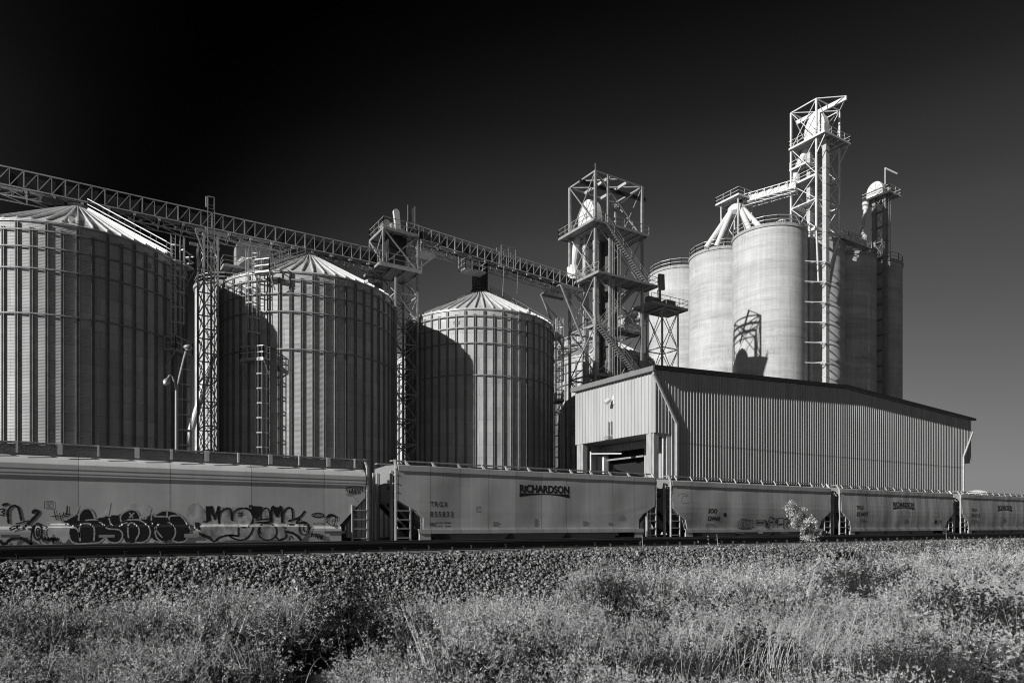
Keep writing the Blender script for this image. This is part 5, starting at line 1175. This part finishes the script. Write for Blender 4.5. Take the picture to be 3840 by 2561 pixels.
for key, n_, ln, wd in (('near', 2500, .021, .0032), ('mid', 2000, .024, .0040), ('far', 1300, .030, .0054)):
    bb = [bush(n_, .42, .46, ln, wd, inner=True) for _ in range(6)]; T[key] = ([b[0][0] for b in bb], [b[0][1] for b in bb]); TI[key] = ([b[1][0] for b in bb], [b[1][1] for b in bb])
def clump(x, y): return math.sin(x*.9+1.3*math.sin(y*.8))+.7*math.sin(x*.37+y*.6+1.)
GSH = 'dark shrubs in the foreground weeds'
def gp(px, dep):   # ground position for a pixel column at a given camera depth
    t_ = (px-1920)/F*dep; return t_*math.cos(A)+dep*math.sin(A), dep*math.cos(A)-t_*math.sin(A)
SHR = ((1330, 8.0, .66, .92, 14000, 'large dark bushy shrub in the middle foreground below the ballast'), (1560, 7.0, .36, .55, 5000, 'low dark shrub right of the large dark shrub'), (3240, 14.5, 1.2, .72, 9000, 'broad dark shrub among pale weeds below the right railcars'), (3020, 13.4, .6, .5, 4000, 'low dark shrub left of the broad dark one, below the leaning weed'), (3700, 8.3, .75, .85, 12000, 'dark shrub at the lower right corner of the photo'), (3530, 9.8, .55, .72, 6000, 'medium dark shrub just left of the lower right corner'), (2860, 7.2, .5, .42, 5000, 'dark foliage standing in for a shaded hollow in the lower right foreground weeds'), (2440, 9.2, .3, .4, 2200, 'small dark tuft among the pale weeds right of centre'))  # one small lower right clump is dark foliage standing in for a shaded hollow
SHP = [(*gp(q[0], q[1]), q[2]) for q in SHR]
def shaded_out(x, y):
    for sx, sy, r in SHP:
        d = math.hypot(sx, sy); ux, uy = -sx/d, -sy/d; t_ = (x-sx)*ux+(y-sy)*uy; o = abs(-(x-sx)*uy+(y-sy)*ux)
        if -r*.6 < t_ < r+.55 and o < r*.95: return True
    return False
def weed_limit(x):
    if x < 0: return 10.0
    if x < 2: return 10.0
    if x < 3.5: return 10.0-(x-2)*.6
    if x < 6.5: return 9.05
    if x < 10: return 9.05+(x-6.5)*.65
    return 10.8+.3*math.sin(x*.6)
chunks_d, chunks_g, chunks_m = [], [], []
cnt = 0
while cnt < 1350:
    y = 1.9+10.2*RNG.random(); x = -1.6+RNG.random()*(2.9*y+2)
    dep = x*math.sin(A)+y*math.cos(A)
    if dep < 4.2 or y > weed_limit(x) or shaded_out(x, y) or clump(x*1.6+9, y*1.8) < -1.15: continue
    if RNG.random() > min(1, 9.0/dep+.25): continue
    key = 'near' if dep < 8.5 else 'mid' if dep < 14 else 'far'
    cv = clump(x, y); s = RNG.uniform(.65, 1.15)*(1.25 if cv > .3 else .85)*(.8 if y > 10.4 else 1)*(1.2 if x > .8*y and 6.5 < y < 10 else 1.05)
    q = clump(x+3.7, y*1.4+2)
    dst = chunks_g if q > 1.15 else chunks_m if (x < 2.2+RNG.normal(0, .5) and RNG.random() < .6) or q < -1.0 else chunks_d
    dst += place(*T[key], [x], [y], [s], TI[key]); cnt += 1
xs = RNG.uniform(26, 75, 300); ys = RNG.uniform(8.8, 11.0, 300); chunks_d += place(*T['far'], xs, ys, RNG.uniform(.45, .8, 300))
v_, f_ = cat(chunks_d); tag(np_mesh('dry_weeds', v_, f_, 'dry'), 'pale dry weeds covering the foreground bank', kind='stuff')
v_, f_ = cat(chunks_m); tag(np_mesh('grey_weeds', v_, f_, 'midweed'), 'greyer half-dry weeds of the foreground, thickest at the left', kind='stuff')
v_, f_ = cat(chunks_i); tag(np_mesh('weed_gap_filler', v_, f_, 'twig_and_gap_shade'), 'dark filler leaves inside the foreground weeds, coloured as the shade in their gaps', kind='stuff')
if chunks_g: v_, f_ = cat(chunks_g); tag(np_mesh('dark_weeds', v_, f_, 'green'), 'darker low weeds growing among the dry ones', kind='stuff')
# long arching grass stalks
def stalks(n, cx, cy, sx, sy, L0, L1, lean, w0=.0032):
    V_, F_ = [], []; k = 0
    for i in range(n):
        x = RNG.normal(cx, sx); y = RNG.normal(cy, sy)
        if y < 3.4: continue
        z = float(GZ(y)); L_ = RNG.uniform(L0, L1); a = RNG.normal(lean, .55); e = RNG.uniform(1.0, 1.75); d = np.array([math.cos(a), math.sin(a)]); seg = 6; p = np.array([x, y, z+.05]); 
        for j in range(seg+1):
            w_ = w0*(1-.75*j/seg); wv = np.array([-d[1], d[0], .3])*w_
            V_ += [p-wv, p+wv]
            if j < seg: F_.append((k+2*j, k+2*j+1, k+2*j+3, k+2*j+2))
            el = 1.45-e*(j/seg)**1.1*1.35; p = p+L_/seg*np.array([d[0]*math.cos(el), d[1]*math.cos(el), math.sin(el)])
        k += 2*(seg+1)
    return np.array(V_), np.array(F_)
S = [stalks(300, 5.7, 4.3, 1.1, .5, .5, .95, .4, .0022), stalks(120, 7.6, 4.9, 1.2, .5, .5, .9, .1, .0022), stalks(90, 3.4, 5.6, .5, .5, .4, .8, .9, .0022), stalks(60, 4.6, 7.2, .6, .6, .4, .8, 1.4, .0022), stalks(25, 8, 7, 4, 1.6, .35, .6, 1., .0020), stalks(50, 1., 7.0, 1.4, 1.2, .35, .7, 1.2, .0020)]
v_, f_ = cat(S); tag(np_mesh('tall_grass', v_, f_, 'stalk'), 'long pale dry grass stalks bending over the weeds', kind='stuff')
# single shrubs
def shrub(name, label, x, y, R_, H_, n, ln, wd, m, spiky, cat_='shrub', group=None, stem=True):
    r = thing(name, (x, y, float(GZ(y))), label, cat_, group)
    v, f = bush(n, R_, H_, ln, wd, spiky=spiky); o = np_mesh('foliage', v, f, m); o.parent = r; WL[o.name] = wl(r)
    b = MB(); rr = random.Random(int(x*100))
    for i in range(7):
        a = rr.uniform(0, 6.28); q = V(x+math.cos(a)*R_*.5, y+math.sin(a)*R_*.5, r.location.z+H_*rr.uniform(.5, .8)); b.tube(V(x, y, r.location.z-.05), q, .010, 5, .004)
    part('stem', b, 'twig_and_gap_shade', r); return r
for px, dep, R_, H_, n_, lab in SHR:
    x, y = gp(px, dep); shrub('dark_shrub', lab, x, y, R_, H_, n_, .030, .007, 'green', .9, 'shrub', GSH)
x, y = gp(2905, 12.2); shrub('dark_seedling', 'tiny dark round-leaved plant standing out against pale grass', x, y, .16, .62, 900, .05, .02, 'green', .2, 'plant')
# leaning leafy weed in front of the third car
lx, ly = X_at(3075, 11.5), 11.5; lz = float(GZ(11.5))
lw = thing('leaning_weed', (lx, ly, lz), 'tall pale leafy weed leaning left in front of the third railcar', 'plant')
base = V(lx, ly, lz); mid = at(3048, 2010, 11.5); topp = at(2985, 1895, 11.5); pts = [base, at(3070, 2060, 11.5), mid, at(3010, 1940, 11.5), topp]
st = MB(); 
for a, b, r_ in zip(pts[:-1], pts[1:], (.016, .013, .010, .007)): st.tube(a, b, r_, 6, r_*.8)
rr = random.Random(5); cl = []
for zx, zy, zr in ((1030, 600, 50), (1090, 620, 55), (1010, 660, 50), (1080, 690, 70), (1160, 680, 60), (1230, 710, 55), (1050, 760, 60), (1140, 770, 60), (1230, 790, 50), (1100, 820, 50), (1190, 840, 50), (1270, 850, 45), (1340, 810, 45), (1380, 850, 40), (1080, 890, 45), (1150, 900, 45), (1230, 920, 50), (1330, 890, 45), (1390, 900, 35), (1230, 980, 45), (1300, 970, 45), (1360, 960, 40), (1260, 1030, 45), (1340, 1030, 50), (1410, 1030, 45), (1460, 1020, 40), (1240, 1090, 40), (1290, 1105, 40), (1370, 1090, 45)):
    q = at(2700+zx*.2551, 1740+zy*.2551, 11.5+rr.uniform(-.16, .16)); R_ = zr*.2551/138*.95; n_ = 85
    near = min(pts, key=lambda p: (p-q).length+(.3 if p.z > q.z else 0)); st.tube(near, q, .006, 4, .003)
    c = np.array(q)+RNG.normal(0, R_*.5, (n_, 3)); d = unit(n_)+.8*(c-np.array(q))/R_; d[:, 2] += .3; d /= np.linalg.norm(d, axis=1)[:, None]
    cl.append(leaves(c, d, RNG.uniform(.04, .07, n_), RNG.uniform(.010, .018, n_)))
v_, f_ = cat(cl); fo = np_mesh('foliage', v_-np.array(lw.location), f_, 'pale_leaf'); fo.parent = lw; part('stem', st, 'stalk', lw)
for px, y_, hh, lab in ((2412, 12.9, .34, 'thin pale sprout against the rail, left of the second gap'), (2692, 12.9, .36, 'thin branching sprout against the rail below the third car'), (3550, 12.9, .3, 'small pale sprout against the rail near the right railcars')):
    x = X_at(px, y_); z = float(GZ(y_)); o = thing('weed_sprout', (x, y_, z), lab, 'plant', 'sprouts beside the rail')
    part('stem', MB().tube((x, y_, z), (x-.04, y_, z+hh), .008, 5, .005).tube((x-.02, y_, z+hh*.5), (x-.1, y_, z+hh*.62), .005, 4).tube((x-.01, y_, z+hh*.25), (x+.06, y_, z+hh*.35), .006, 4), 'stalk', o)
for px, y_, ln_, a, lab in ((760, 10.7, .7, .05, 'dark splintered plank half buried in the ballast at left'), (1165, 11.6, .35, .6, 'short dark timber chunk lying on the ballast slope'), (2985, 11.6, .5, .25, 'dark timber scrap on the ballast left of the leaning weed')):
    x = X_at(px, y_); z = float(GZ(y_))+.05; d = V(math.cos(a), math.sin(a)*.6, .02)*ln_/2
    tag(part('timber_scrap', MB().beam(V(x, y_, z)-d, V(x, y_, z)+d, .09, .05), 'tie'), lab, 'timber', 'dark timber scraps on the ballast')
